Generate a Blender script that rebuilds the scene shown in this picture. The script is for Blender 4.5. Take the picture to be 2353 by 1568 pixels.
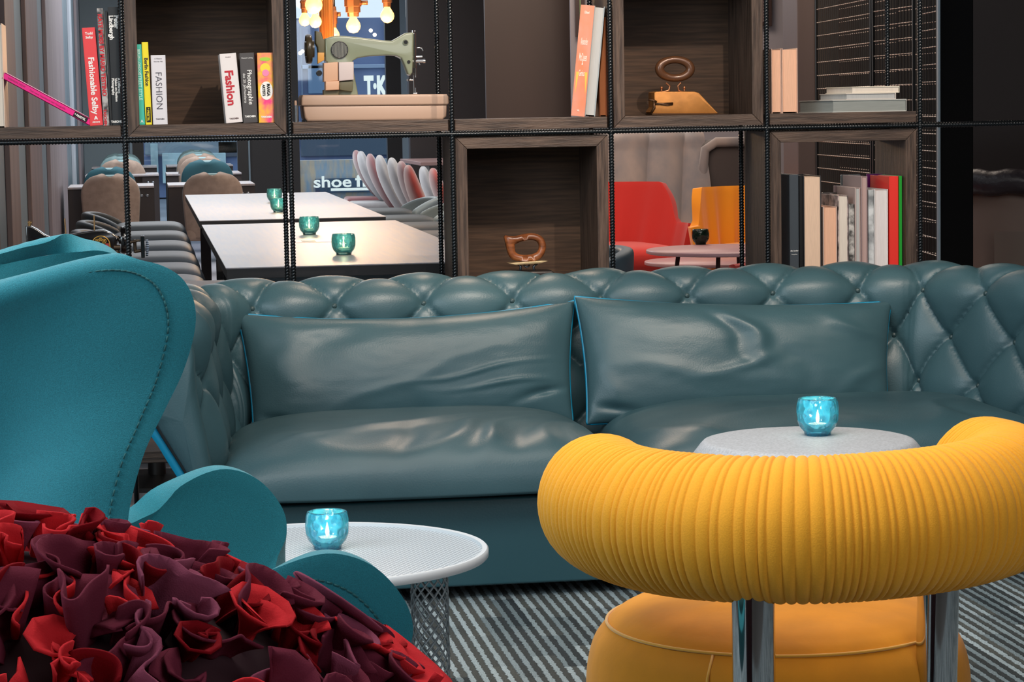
import bpy, bmesh, math, random
from math import sin, cos, pi, sqrt, radians, atan2
from mathutils import Vector, Matrix, noise
for o in list(bpy.data.objects): bpy.data.objects.remove(o)
S = bpy.context.scene; COL = S.collection
# ---------------- camera (real perspective camera, solved from the shelving grid) ---------
FPX, YAW, PIT, ROL, CH = 5634.3, .1478, .0939, -.0177, 1.24
fw = Vector((sin(YAW)*cos(PIT), cos(YAW)*cos(PIT), -sin(PIT)))
r0 = Vector((cos(YAW), -sin(YAW), 0)); u0 = r0.cross(fw)
cr_ = cos(ROL)*r0 + sin(ROL)*u0; cu_ = -sin(ROL)*r0 + cos(ROL)*u0
cam_d = bpy.data.cameras.new('camera'); cam = bpy.data.objects.new('camera', cam_d); COL.objects.link(cam)
cam_d.sensor_width = 36; cam_d.lens = FPX/2353*36; cam_d.clip_start = .05; cam_d.clip_end = 200
cam.matrix_world = Matrix(((cr_.x, cu_.x, -fw.x, 0), (cr_.y, cu_.y, -fw.y, 0), (cr_.z, cu_.z, -fw.z, CH), (0, 0, 0, 1)))
S.camera = cam
S.view_settings.view_transform = 'Standard'; S.view_settings.look = 'None'
S.view_settings.gamma = 1; S.view_settings.use_curve_mapping = False; S.view_settings.exposure = 0.0
# ---------------- world: plain overcast daylight ------------------------------------------
wd = bpy.data.worlds.new('world'); S.world = wd; wd.use_nodes = True
bg = wd.node_tree.nodes['Background']; bg.inputs[0].default_value = (.90, .95, 1.0, 1); bg.inputs[1].default_value = 1.2
def lamp(name, kind, loc, target, energy, color=(1, 1, 1), size=1, size_y=None, spot=None, blend=.5):
    d = bpy.data.lights.new(name, kind); o = bpy.data.objects.new(name, d); COL.objects.link(o)
    d.energy = energy; d.color = color; o.location = loc
    if kind == 'AREA':
        d.shape = 'RECTANGLE'; d.size = size; d.size_y = size_y or size
    else: d.shadow_soft_size = size
    if kind == 'SPOT': d.spot_size = spot; d.spot_blend = blend
    if target is not None: o.rotation_euler = (Vector(target)-Vector(loc)).to_track_quat('-Z', 'Y').to_euler()
    return o
# unseen area fills added left, behind and overhead, then the spotlights
lamp('window_daylight', 'AREA', (-2.5, 3.4, 2.5), (1.0, 6.2, .3), 105, (.74, .90, 1.0), 3.0, 1.8)  # unseen area light added as cool fill from the upper left
lamp('lobby_daylight', 'AREA', (2.6, -.2, 2.7), (1.0, 5.6, .4), 62, (.92, .95, 1.0), 3.0, 1.6)  # unseen fill added beside the camera, aimed at the sofa
lamp('lounge_ceiling_lamp', 'AREA', (1.2, 5.2, 2.9), (1.2, 5.3, 0), 42, (1.0, .93, .84), 2.2, 1.6)  # unseen overhead fill added above the lounge seating
lamp('front_ceiling_lamp', 'AREA', (.2, 3.2, 3.0), (.2, 3.25, 0), 62, (1.0, .96, .92), 2.0, 1.6)  # unseen overhead fill added to light the front chair tops
lamp('dining_ceiling_lamp', 'AREA', (.8, 11.5, 3.05), (.8, 11.5, 0), 62, (.93, .95, 1.0), 2.4, 7)  # unseen overhead fill added along the communal tables
lamp('dining_rear_lamp', 'AREA', (.6, 20.0, 3.05), (.6, 20, 0), 230, (.93, .96, 1.0), 2.4, 6)  # unseen fill added to brighten the far end and its wall
lamp('corner_rear_lamp', 'AREA', (2.9, 16.2, 3.05), (2.9, 16.6, 0), 60, (1.0, .82, .66), 1.6, 1.0)  # unseen warm fill added for the posters and banquette top
lamp('corner_ceiling_lamp', 'AREA', (3.4, 12.2, 3.0), (3.2, 12.6, 0), 105, (1.0, .84, .70), 2.0, 3)  # unseen warm overhead fill added over the rear armchairs
lamp('shelf_spotlight', 'SPOT', (1.05, 5.15, 2.9), (.6, 7.5, 1.25), 170, (1.0, .84, .70), .02, None, radians(46))
lamp('shelf_spotlight', 'SPOT', (1.95, 5.05, 2.9), (1.6, 7.5, 1.0), 140, (1.0, .84, .70), .02, None, radians(46))
lamp('sofa_spotlight', 'SPOT', (1.2, 8.2, 2.95), (1.05, 6.95, .8), 70, (1.0, .72, .52), .08, None, radians(42))
lamp('corner_spotlight', 'SPOT', (3.1, 5.4, 2.95), (2.6, 7.3, .95), 35, (1.0, .86, .74), .08, None, radians(50))
# ---------------- helpers ----------------------------------------------------------------
def W(px, py, Y=None, Z=None):
    d = fw + cr_*((px-1176.5)/FPX) - cu_*((py-784)/FPX)
    t = Y/d.y if Y is not None else (Z-CH)/d.z
    return Vector((0, 0, CH)) + d*t
def lin(c):
    c = c/255.
    return c/12.92 if c <= .04045 else ((c+.055)/1.055)**2.4
def C3(c): return (lin(c[0]), lin(c[1]), lin(c[2]), 1)
_m = {}
def M(name, col, rough=.5, metal=0., spec=.5, bump=None, var=None, emit=None, sheen=0., coat=0., trans=0., alpha=1., graincol=None):
    """bump=(scale,strength[,stretch xyz]); var=(scale, amount, stretch) ; graincol = second colour mixed by the variation noise"""
    if name in _m: return _m[name]
    m = bpy.data.materials.new(name); m.use_nodes = True; nt = m.node_tree; b = nt.nodes['Principled BSDF']
    I = b.inputs
    I['Base Color'].default_value = C3(col); I['Roughness'].default_value = rough; I['Metallic'].default_value = metal
    I['Specular IOR Level'].default_value = spec; I['Coat Weight'].default_value = coat
    I['Sheen Weight'].default_value = sheen; I['Transmission Weight'].default_value = trans; I['Alpha'].default_value = alpha
    if emit: I['Emission Color'].default_value = C3(emit[0]); I['Emission Strength'].default_value = emit[1]
    tc = nt.nodes.new('ShaderNodeTexCoord')
    def nz(scale, st, detail=3):
        mp = nt.nodes.new('ShaderNodeMapping'); mp.inputs['Scale'].default_value = st
        nt.links.new(tc.outputs['Object'], mp.inputs['Vector'])
        n = nt.nodes.new('ShaderNodeTexNoise'); n.inputs['Scale'].default_value = scale; n.inputs['Detail'].default_value = detail
        nt.links.new(mp.outputs[0], n.inputs['Vector']); return n
    if var:
        n = nz(var[0], var[2] if len(var) > 2 else (1, 1, 1), 4)
        mx = nt.nodes.new('ShaderNodeMix'); mx.data_type = 'RGBA'
        k = var[1]; a = C3(col)
        mx.inputs[6].default_value = C3(graincol) if graincol else (a[0]*(1-k), a[1]*(1-k), a[2]*(1-k), 1)
        mx.inputs[7].default_value = a if graincol else (min(1, a[0]*(1+k)), min(1, a[1]*(1+k)), min(1, a[2]*(1+k)), 1)
        rp = nt.nodes.new('ShaderNodeMapRange'); rp.inputs[1].default_value = .35; rp.inputs[2].default_value = .65
        nt.links.new(n.outputs['Fac'], rp.inputs[0]); nt.links.new(rp.outputs[0], mx.inputs[0]); nt.links.new(mx.outputs[2], I['Base Color'])
    if bump:
        n = nz(bump[0], bump[2] if len(bump) > 2 else (1, 1, 1), 4)
        bn = nt.nodes.new('ShaderNodeBump'); bn.inputs['Strength'].default_value = bump[1]; bn.inputs['Distance'].default_value = .01
        nt.links.new(n.outputs['Fac'], bn.inputs['Height']); nt.links.new(bn.outputs[0], I['Normal'])
    _m[name] = m; return m
def mesh(name, V, F, mat=None, smooth=True):
    me = bpy.data.meshes.new(name); me.from_pydata([tuple(v) for v in V], [], F); me.update()
    if mat: me.materials.append(mat)
    if smooth: me.polygons.foreach_set('use_smooth', [True]*len(me.polygons))
    return me
class MB:
    """collects shapes into ONE mesh"""
    def __init__(s): s.bm = bmesh.new()
    def box(s, x0, x1, y0, y1, z0, z1, bev=0.0, M4=None, seg=2):
        b = bmesh.new(); bmesh.ops.create_cube(b, size=1)
        for v in b.verts: v.co = Vector(((x0+x1)/2+v.co.x*(x1-x0), (y0+y1)/2+v.co.y*(y1-y0), (z0+z1)/2+v.co.z*(z1-z0)))
        if bev > 0: bmesh.ops.bevel(b, geom=list(b.edges), offset=bev, segments=seg, profile=.5, affect='EDGES')
        return s._merge(b, M4)
    def _merge(s, b, M4=None):
        if M4 is not None: bmesh.ops.transform(b, matrix=M4, verts=b.verts)
        me = bpy.data.meshes.new('t'); b.to_mesh(me); b.free(); s.bm.from_mesh(me); bpy.data.meshes.remove(me); return s
    def raw(s, V, F, M4=None):
        vs = [s.bm.verts.new(M4 @ Vector(v) if M4 is not None else Vector(v)) for v in V]
        for f in F:
            try: s.bm.faces.new([vs[i] for i in f])
            except ValueError: pass
        return s
    def tube(s, pts, r, n=8, closed=False, caps=True, up=None):
        pts = [Vector(p) for p in pts]; N = len(pts); rr = r if hasattr(r, '__len__') else [r]*N
        V = []; F = []; pn = None
        for i, p in enumerate(pts):
            if closed: t = pts[(i+1) % N]-pts[i-1]
            else: t = pts[min(i+1, N-1)]-pts[max(i-1, 0)]
            t.normalize()
            if pn is None:
                a = Vector(up) if up else (Vector((0, 0, 1)) if abs(t.z) < .9 else Vector((1, 0, 0)))
                pn = (a - t*a.dot(t)).normalized()
            else: pn = (pn - t*pn.dot(t)).normalized()
            bn = t.cross(pn)
            for k in range(n):
                a = 2*pi*k/n; V.append(p + (pn*cos(a)+bn*sin(a))*rr[i])
        L = N if closed else N-1
        for i in range(L):
            for k in range(n):
                F.append((i*n+k, i*n+(k+1) % n, ((i+1) % N)*n+(k+1) % n, ((i+1) % N)*n+k))
        if caps and not closed: F.append(tuple(range(n-1, -1, -1))); F.append(tuple((N-1)*n+k for k in range(n)))
        return s.raw(V, F)
    def lathe(s, prof, c=(0, 0, 0), n=32, axis='Z', M4=None, caps=True):
        V = []; F = []
        for (r, z) in prof:
            for k in range(n):
                a = 2*pi*k/n; x, y = r*cos(a), r*sin(a)
                v = (x, y, z) if axis == 'Z' else ((z, x, y) if axis == 'X' else (x, z, y))
                V.append(Vector(v)+Vector(c))
        for i in range(len(prof)-1):
            for k in range(n):
                F.append((i*n+k, i*n+(k+1) % n, (i+1)*n+(k+1) % n, (i+1)*n+k))
        if caps:
            if prof[0][0] > 1e-5: F.append(tuple(range(n-1, -1, -1)))
            if prof[-1][0] > 1e-5: F.append(tuple((len(prof)-1)*n+k for k in range(n)))
        return s.raw(V, F, M4)
    def prism(s, poly, y0, y1, bev=0., M4=None):
        """poly = [(x,z)] extruded along Y"""
        b = bmesh.new(); a = [b.verts.new((x, y0, z)) for x, z in poly]; c = [b.verts.new((x, y1, z)) for x, z in poly]
        n = len(poly); b.faces.new(a); b.faces.new(c[::-1])
        for i in range(n): b.faces.new((a[i], c[i], c[(i+1) % n], a[(i+1) % n]))
        bmesh.ops.recalc_face_normals(b, faces=b.faces)
        if bev > 0:
            ed = [e for e in b.edges if abs(e.verts[0].co.y-e.verts[1].co.y) < 1e-6]
            bmesh.ops.bevel(b, geom=ed, offset=bev, segments=3, profile=.5, affect='EDGES', clamp_overlap=True)
        return s._merge(b, M4)
    def me(s, name, mat, smooth=False, angle=None):
        bmesh.ops.recalc_face_normals(s.bm, faces=s.bm.faces)
        me = bpy.data.meshes.new(name); s.bm.to_mesh(me); s.bm.free()
        if mat: me.materials.append(mat)
        if smooth:
            me.polygons.foreach_set('use_smooth', [True]*len(me.polygons))
            if angle: me.set_sharp_from_angle(angle=radians(angle))
        return me
    def build(s, name, mat, parent=None, smooth=False, angle=None, **k):
        return link(name, s.me(name, mat, smooth, angle), parent, **k)
WM = {}
def link(name, me, parent=None, label=None, cat=None, group=None, kind=None, mods=None):
    """mesh is given in world coordinates; under a parent it is moved into the parent's frame"""
    o = bpy.data.objects.new(name, me); COL.objects.link(o)
    if parent is not None:
        Mx = WM[parent.name]; me.transform(Mx.inverted()); o.parent = parent; WM[o.name] = Mx
    else: WM[o.name] = Matrix()
    tag(o, label, cat, group, kind); return o
def tag(o, label=None, cat=None, group=None, kind=None):
    if label: o['label'] = label
    if cat: o['category'] = cat
    if group: o['group'] = group
    if kind: o['kind'] = kind
def thing(name, label, cat, loc=(0, 0, 0), rz=0., group=None):
    o = bpy.data.objects.new(name, None); COL.objects.link(o); o.location = loc; o.rotation_euler = (0, 0, rz)
    o.empty_display_size = .05
    WM[o.name] = Matrix.Translation(Vector(loc)) @ Matrix.Rotation(rz, 4, 'Z'); tag(o, label, cat, group); return o
def dup(root, loc, rz=0., label=None, group=None, scale=None, swap=None):
    def cp(o, p):
        c = o.copy(); COL.objects.link(c)
        if p is not None: c.parent = p
        if swap and o.data is not None and o.data.materials and o.data.materials[0] in swap:
            c.data = o.data.copy(); c.data.materials[0] = swap[o.data.materials[0]]
        for ch in list(o.children): cp(ch, c)
        return c
    r = cp(root, None); r.location = loc; r.rotation_euler = (0, 0, rz)
    if scale: r.scale = (scale,)*3
    if label: r['label'] = label
    if group: r['group'] = group
    WM[r.name] = Matrix.Translation(Vector(loc)) @ Matrix.Rotation(rz, 4, 'Z')
    return r
def text(name, s, size, mat, parent, o, xd, yd, bold=0., sx=1., ex=.0003, align='LEFT', width=None):
    cu = bpy.data.curves.new(name, 'FONT'); cu.body = s; cu.size = size; cu.offset = bold; cu.extrude = ex; cu.align_x = align; cu.resolution_u = 3
    t = bpy.data.objects.new(name, cu); COL.objects.link(t)
    dg = bpy.context.evaluated_depsgraph_get(); me = bpy.data.meshes.new_from_object(t.evaluated_get(dg)); bpy.data.objects.remove(t)
    me.name = name
    if width:
        xs = [v.co.x for v in me.vertices]; sx = width/max(1e-6, max(xs)-min(xs))
    xd = Vector(xd).normalized(); yd = Vector(yd).normalized(); nd = xd.cross(yd)
    Mx = Matrix(((xd.x*sx, yd.x, nd.x, o[0]), (xd.y*sx, yd.y, nd.y, o[1]), (xd.z*sx, yd.z, nd.z, o[2]), (0, 0, 0, 1)))
    me.transform(Mx); me.materials.clear(); me.materials.append(mat)
    return link(name, me, parent)
def spl(pts, n):
    """Catmull-Rom through points"""
    pts = [Vector(p) for p in pts]; P = [pts[0]*2-pts[1]]+pts+[pts[-1]*2-pts[-2]]; out = []
    m = len(pts)-1
    for i in range(n+1):
        t = i/n*m; k = min(int(t), m-1); t -= k; a, b, c, d = P[k:k+4]
        out.append(.5*((2*b)+(c-a)*t+(2*a-5*b+4*c-d)*t*t+(3*b-a-3*c+d)*t**3))
    return out
def grid_faces(nu, nv, closed_u=False):
    F = []
    for i in range(nu-(0 if closed_u else 1)):
        for j in range(nv-1):
            a = i*nv+j; b = ((i+1) % nu)*nv+j; F.append((a, b, b+1, a+1))
    return F
def solid(o, th, off=-1.):
    m = o.modifiers.new('thickness', 'SOLIDIFY'); m.thickness = th; m.offset = off; return o
def nse(v, s): return noise.noise(Vector(v)*s)
# ---------------- materials --------------------------------------------------------------
WX = M('oak_grain_x', (92, 74, 63), .5, 0, .35, bump=(30, .25, (1, 12, 12)), var=(9, .5, (.8, 14, 14)), graincol=(56, 44, 38))
WY = M('oak_grain_y', (92, 74, 63), .5, 0, .35, bump=(30, .25, (12, 1, 12)), var=(9, .5, (14, .8, 14)), graincol=(56, 44, 38))
WZ = M('oak_grain_z', (92, 74, 63), .5, 0, .35, bump=(30, .25, (12, 12, 1)), var=(9, .5, (14, 14, .8)), graincol=(56, 44, 38))
STEEL = M('black_rebar_steel', (26, 30, 33), .22, .6, .7)
BLK = M('black_metal', (14, 13, 13), .45, .3)
LEA = M('teal_leather', (62, 92, 99), .40, 0, .5, bump=(240, .08), var=(3.2, .18, (1, 1, 1)), graincol=(54, 82, 89))
CYAN = M('bright_cyan_leather', (0, 128, 165), .42)
TEAL = M('teal_wool', (36, 124, 138), .85, 0, .2, bump=(1100, .3, (1, .35, 1)), var=(700, .12, (1, .35, 1)), sheen=.25)
TEALIN = M('teal_wool_inner', (62, 116, 122), .85, 0, .2, bump=(900, .35), var=(420, .22), sheen=.35)  # same wool, greyed in its colour for warm light inside the chair
EDGE = M('wool_seam', (38, 96, 100), .9, var=(200, .3))
YEL = M('mustard_ribbed_wool', (236, 162, 40), .85, 0, .25, bump=(500, .12, (1, 1, 1)), var=(400, .035, (1, 1, 1)), sheen=.1)
VEL = M('mustard_velvet', (204, 132, 14), .75, 0, .3, bump=(90, .04), var=(10, .10), sheen=.12)
CHROME = M('polished_chrome', (205, 205, 205), .06, 1.)
WHT = M('white_paint', (205, 210, 214), .45)
STONE = M('pale_stone', (176, 178, 182), .55, bump=(260, .12), var=(180, .14))
PAGE = M('book_pages', (214, 202, 188), .8, var=(140, .06, (8, .2, .2)))
PAGEG = M('book_pages_grey', (172, 172, 170), .8, var=(140, .06, (8, .2, .2)))
def mc(c, r=.45): return M('paint_%d_%d_%d_%d' % (c[0], c[1], c[2], int(r*100)), c, r)
# ---------------- setting ----------------------------------------------------------------
def st(name, mb, mat, smooth=False): return mb.build(name, mat, None, smooth, kind='structure')
# lounge floor
st('floor_lounge', MB().box(-2.5, 5.5, -3, 7.2, -.12, -.012), M('dark_floor', (60, 58, 56), .5))
CARP = bpy.data.materials.new('striped_carpet'); CARP.use_nodes = True
def carpet():
    nt = CARP.node_tree; b = nt.nodes['Principled BSDF']; b.inputs['Roughness'].default_value = .95; b.inputs['Specular IOR Level'].default_value = .1
    N = nt.nodes.new; L = nt.links.new
    tc = N('ShaderNodeTexCoord'); sp = N('ShaderNodeSeparateXYZ'); L(tc.outputs['Object'], sp.inputs[0])
    def mt(op, a, b_=None):
        n = N('ShaderNodeMath'); n.operation = op
        for i, v in enumerate((a, b_)):
            if v is None: continue
            if isinstance(v, (int, float)): n.inputs[i].default_value = v
            else: L(v, n.inputs[i])
        return n.outputs[0]
    w = N('ShaderNodeTexNoise'); w.inputs['Scale'].default_value = 60; L(tc.outputs['Object'], w.inputs['Vector'])
    xx = mt('ADD', sp.outputs[0], mt('MULTIPLY', mt('SUBTRACT', w.outputs['Fac'], .5), .012))
    s = mt('SINE', mt('MULTIPLY', xx, 2*pi/.028))
    r1 = N('ShaderNodeMapRange'); r1.inputs[1].default_value = -.25; r1.inputs[2].default_value = .25; L(s, r1.inputs[0])
    # broken blocks of pile along every stripe
    cell = N('ShaderNodeTexWhiteNoise'); cell.noise_dimensions = '2D'
    cb = N('ShaderNodeCombineXYZ')
    colid = mt('FLOOR', mt('DIVIDE', xx, .056)); rowid = mt('FLOOR', mt('ADD', mt('DIVIDE', sp.outputs[1], .33), mt('MULTIPLY', colid, .37)))
    L(colid, cb.inputs[0]); L(rowid, cb.inputs[1]); L(cb.outputs[0], cell.inputs['Vector'])
    c1 = N('ShaderNodeMix'); c1.data_type = 'RGBA'; c1.inputs[6].default_value = C3((128, 144, 150)); c1.inputs[7].default_value = C3((196, 212, 218)); L(cell.outputs[0], c1.inputs[0])
    c2 = N('ShaderNodeMix'); c2.data_type = 'RGBA'; c2.inputs[6].default_value = C3((62, 68, 72)); c2.inputs[7].default_value = C3((104, 106, 102)); L(cell.outputs[0], c2.inputs[0])
    c3 = N('ShaderNodeMix'); c3.data_type = 'RGBA'; L(r1.outputs[0], c3.inputs[0]); L(c2.outputs[2], c3.inputs[6]); L(c1.outputs[2], c3.inputs[7])
    n2 = N('ShaderNodeTexNoise'); n2.inputs['Scale'].default_value = 320; L(tc.outputs['Object'], n2.inputs['Vector'])
    c4 = N('ShaderNodeMix'); c4.data_type = 'RGBA'; c4.blend_type = 'MULTIPLY'; c4.inputs[0].default_value = .7; L(c3.outputs[2], c4.inputs[6]); 
    g = N('ShaderNodeMapRange'); g.inputs[1].default_value = .3; g.inputs[2].default_value = .7; g.inputs[3].default_value = .45; g.inputs[4].default_value = 1.25; L(n2.outputs['Fac'], g.inputs[0]); L(g.outputs[0], c4.inputs[7])
    L(c4.outputs[2], b.inputs['Base Color'])
    bp = N('ShaderNodeBump'); bp.inputs['Strength'].default_value = .9; bp.inputs['Distance'].default_value = .01
    L(mt('ADD', mt('MULTIPLY', r1.outputs[0], .7), mt('MULTIPLY', n2.outputs['Fac'], .6)), bp.inputs['Height']); L(bp.outputs[0], b.inputs['Normal'])
carpet()
MB().box(-1.6, 4.6, 1.2, 6.95, -.012, 0).build('carpet', CARP, label='blue grey carpet with broken ridged stripes under the lounge seating', cat='carpet')
FL2 = M('pale_dining_floor', (170, 168, 174), .25, 0, .5, var=(1.2, .12, (4, .5, 1)))
st('floor_dining', MB().box(-1.2, 7.0, 7.2, 26.2, -.12, 0), FL2)
st('ceiling', MB().box(-3.2, 7.0, -3, 26.3, 3.2, 3.3), M('dark_ceiling', (70, 68, 68), .9))
# slatted wall on the left: grey blue panels and brown uprights
wl = MB().box(-.72, -.60, 7.6, 26.2, 0, 3.2)
st('wall_left', wl, M('grey_blue_wall_panel', (88, 104, 114), .45, var=(2, .12, (1, 1, .2))))
SL = M('brown_wall_slat', (98, 82, 80), .5, var=(5, .2, (1, 1, .2)))
MAU = M('mauve_wall_panel', (122, 112, 116), .5, var=(5, .15, (1, 1, .2))); LTS = M('pale_wall_strip', (160, 168, 178), .5)
k = 0
for (ya, yb, m) in ((7.7, 8.3, SL), (9.3, 10.05, SL), (11.0, 11.8, SL), (13.0, 14.5, SL), (15.8, 19.3, MAU), (21.3, 21.8, LTS), (23.6, 24.6, MAU)):
    st('trim_%d' % (k+1), MB().box(-.60, -.575, ya, yb, 0, 3.2, .004), m); k += 1
NT = k
# rear glazing
DFR = M('dark_window_frame', (38, 36, 37), .4)
DW = M('dark_panel', (46, 43, 44), .5)
GL = bpy.data.materials.new('window_glass'); GL.use_nodes = True
nt = GL.node_tree; nt.nodes.clear(); o_ = nt.nodes.new('ShaderNodeOutputMaterial'); mxs = nt.nodes.new('ShaderNodeMixShader'); tr = nt.nodes.new('ShaderNodeBsdfTransparent'); gs = nt.nodes.new('ShaderNodeBsdfGlossy')
gs.inputs['Roughness'].default_value = .02; tr.inputs[0].default_value = (.86, .93, .97, 1); mxs.inputs[0].default_value = .06
nt.links.new(tr.outputs[0], mxs.inputs[1]); nt.links.new(gs.outputs[0], mxs.inputs[2]); nt.links.new(mxs.outputs[0], o_.inputs[0])
YB = 26.0
def pxX(px, py, Y): return W(px, py, Y=Y).x
def strip(name, pa, pb, mat, y0=YB, th=.12, z0=0, z1=3.2):
    return st(name, MB().box(pxX(pa, 400, y0), pxX(pb, 400, y0), y0, y0+th, z0, z1, .0), mat)
strip('wall_rear_left', 120, 306, M('rear_grey_panel', (126, 142, 150), .5))
strip('trim_%d' % (NT+1), 306, 332, DFR, YB-.06)
strip('trim_%d' % (NT+2), 547, 572, DFR, YB-.06)
strip('wall_rear_middle', 572, 690, DW, YB-.03)
strip('trim_%d' % (NT+3), 892, 926, DFR, YB-.06)
LTF = M('light_window_jamb', (136, 154, 166), .5)
strip('trim_%d' % (NT+4), 300, 306, LTF, YB-.09, .06)
strip('trim_%d' % (NT+5), 926, 940, LTF, YB-.06)
strip('trim_%d' % (NT+6), 572, 576, LTF, YB-.1, .06)
for i, (a, b) in enumerate(((332, 547), (690, 892))):
    st('window_%d' % (i+1), MB().box(pxX(a, 400, YB+.05), pxX(b, 400, YB+.05), YB+.05, YB+.06, 0, 3.2), GL)
# brown partition right of the dining area
BRN = M('brown_lacquer_wall', (66, 52, 47), .42, var=(1.5, .1, (1, 1, .3)))
BRN2 = M('dark_brown_lacquer_wall', (46, 40, 39), .42)
xa, xb = pxX(940, 200, 22.0), pxX(1117, 200, 22.0)
st('wall_brown_far', MB().box(xa, xb+.4, 22.0, 22.15, 0, 3.2), BRN2)
xa, xb = pxX(1117, 200, 18.0), pxX(1316, 200, 18.0)
st('wall_brown_near', MB().box(xa, xb, 18.0, 18.05, 0, 3.2), BRN)
GRW = M('lilac_grey_wall', (146, 140, 146), .7, var=(1.2, .08))
xa, xb = pxX(1313, 200, 17.6), pxX(1850, 200, 17.6)
st('wall_poster', MB().box(xa, xb+.3, 17.6, 17.63, 0, 3.2), GRW)
# right hand dark walls and columns
BRC = M('brown_column_lacquer', (84, 70, 66), .45)
st('trim_%d' % (NT+7), MB().box(pxX(1833, 200, 12.6), pxX(1873, 200, 12.6), 12.6, 12.9, 0, 3.2, .004), BRC)
st('wall_right_rear', MB().box(pxX(1868, 200, 13.6), 7.0, 13.6, 13.75, 0, 3.2), M('black_back_wall', (24, 22, 22), .6))
st('wall_column_black', MB().box(pxX(2160, 200, 8.9), pxX(2237, 200, 8.9), 8.9, 8.95, 0, 3.2, .004), M('black_column', (5, 5, 6), .6, 0, .1))
st('wall_right_brown', MB().box(pxX(2230, 200, 10.2), 5.2, 10.2, 10.35, 0, 3.2), M('dark_brown_right_wall', (52, 42, 39), .5, var=(1.4, .1)))
st('wall_front', MB().box(-3.2, 7.0, -3.1, -3.0, 0, 3.2), M('warm_grey_side_wall', (110, 104, 100), .7))
st('wall_right', MB().box(7.0, 7.12, -3, 26.3, 0, 3.2), M('warm_grey_side_wall', (110, 104, 100), .7))
st('wall_left_lounge', MB().box(-3.2, -3.1, 3.4, 7.9, 0, 3.2), M('warm_grey_side_wall', (110, 104, 100), .7))
# ---------------- street outside the glazing ---------------------------------------------
FAC = M('blue_grey_facade', (110, 128, 168), .5, var=(.6, .14, (1, 1, 3)))
yo = 38.0
def ob(px, py, Y): return W(px, py, Y=Y)
f1 = thing('office_building', 'blue grey office facade across the street seen through the rear windows', 'building', (ob(600, 300, yo).x, yo, 0))
a = ob(200, 42, yo); b_ = ob(915, 30, yo); a.z = ob(800, 41, yo).z
MB().box(a.x-2, b_.x+3, yo, yo+6, 0, a.z).build('wall', FAC, f1)
for (x0, y0, x1, y1, c) in ((690, 150, 893, 156, (150, 170, 200)), (690, 60, 696, 300, (110, 130, 160)), (884, 45, 892, 430, (130, 150, 185)), (690, 318, 892, 356, (74, 92, 112)), (705, 100, 760, 215, (110, 140, 175)), (332, 325, 547, 352, (128, 146, 160)), (500, 325, 547, 360, (84, 90, 104))):
    p, q = ob(x0, y0, yo), ob(x1, y1, yo)
    MB().box(p.x, q.x, yo-.08, yo, q.z, p.z, .01).build('facade_panel', mc(c), f1)
for (x0, y0, x1, y1) in ((372, 352, 440, 420), (450, 352, 520, 420), (345, 330, 365, 420)):
    p, q = ob(x0, y0, yo), ob(x1, y1, yo)
    MB().box(p.x, q.x, yo-.1, yo, q.z, p.z, .01).build('facade_window', M('pale_facade_glass', (176, 204, 212), .2, var=(2, .25)), f1)
for (px, py) in ((852, 70), (861, 80), (695, 118), (690, 122)):
    p = ob(px, py, yo-.3)
    MB().lathe([(0, -.03), (.022, -.02), (.03, 0), (.022, .02), (0, .03)], p, 10).build('facade_light', M('facade_light_glow', (255, 225, 190), emit=((255, 225, 190), 9)), f1)
SIGNW = M('white_sign_letters', (225, 225, 215), emit=((235, 235, 225), .75))
p = ob(838, 220, yo-.12); 
sg = text('rooftop_letters', 'T\u00b7K\u00b7', .42, SIGNW, f1, p, (1, 0, 0), (0, 0, 1), .022, ex=.02, width=(ob(895, 220, yo).x-p.x))
# shop front with the shoe sign, nearer to the glass
ys = 33.0
sf = thing('shop_window', 'shop window with colourful display across the street behind the far table', 'shop window', (ob(780, 500, ys).x, ys, 0))
p, q = ob(676, 370, ys), ob(915, 560, ys)
SHOPM = M('colourful_shop_display', (222, 198, 168), .5, var=(7, .6, (2.2, 1, .55)), graincol=(158, 180, 198))
MB().box(p.x, q.x, ys+.05, ys+.4, 0, p.z).build('display', SHOPM, sf)
MB().box(p.x, p.x+.05, ys-.02, ys+.05, 0, p.z, .005).build('frame_post', mc((52, 60, 72)), sf)
p2, q2 = ob(690, 405, ys), ob(900, 440, ys)
MB().box(p2.x+.2, q2.x, ys-.02, ys+.05, q2.z, p2.z-.04, .005).build('sign_band', M('blue_grey_band', (62, 86, 112), .5, var=(4, .3)), sf)
p3 = ob(720, 431, ys-.1)
text('sign_letters', 'shoe', .21, SIGNW, sf, p3, (1, 0, 0), (0, 0, 1), .004, ex=.01, width=(ob(809, 431, ys).x-p3.x)*.96)
p3 = ob(817, 429, ys-.1)
text('sign_letters', 'fl', .24, SIGNW, sf, p3, (1, 0, 0), (0, 0, 1), .004, ex=.01, width=.14)
p, q = ob(760, 433, ys-.1), ob(860, 437, ys-.1)
MB().box(p.x, q.x, ys-.12, ys-.1, q.z, p.z).build('sign_underline', SIGNW, sf)
st('ground', MB().box(-14, 20, 26.3, 48, -.15, -.02), M('grey_street', (120, 128, 140), .5, var=(.8, .2)))
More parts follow.
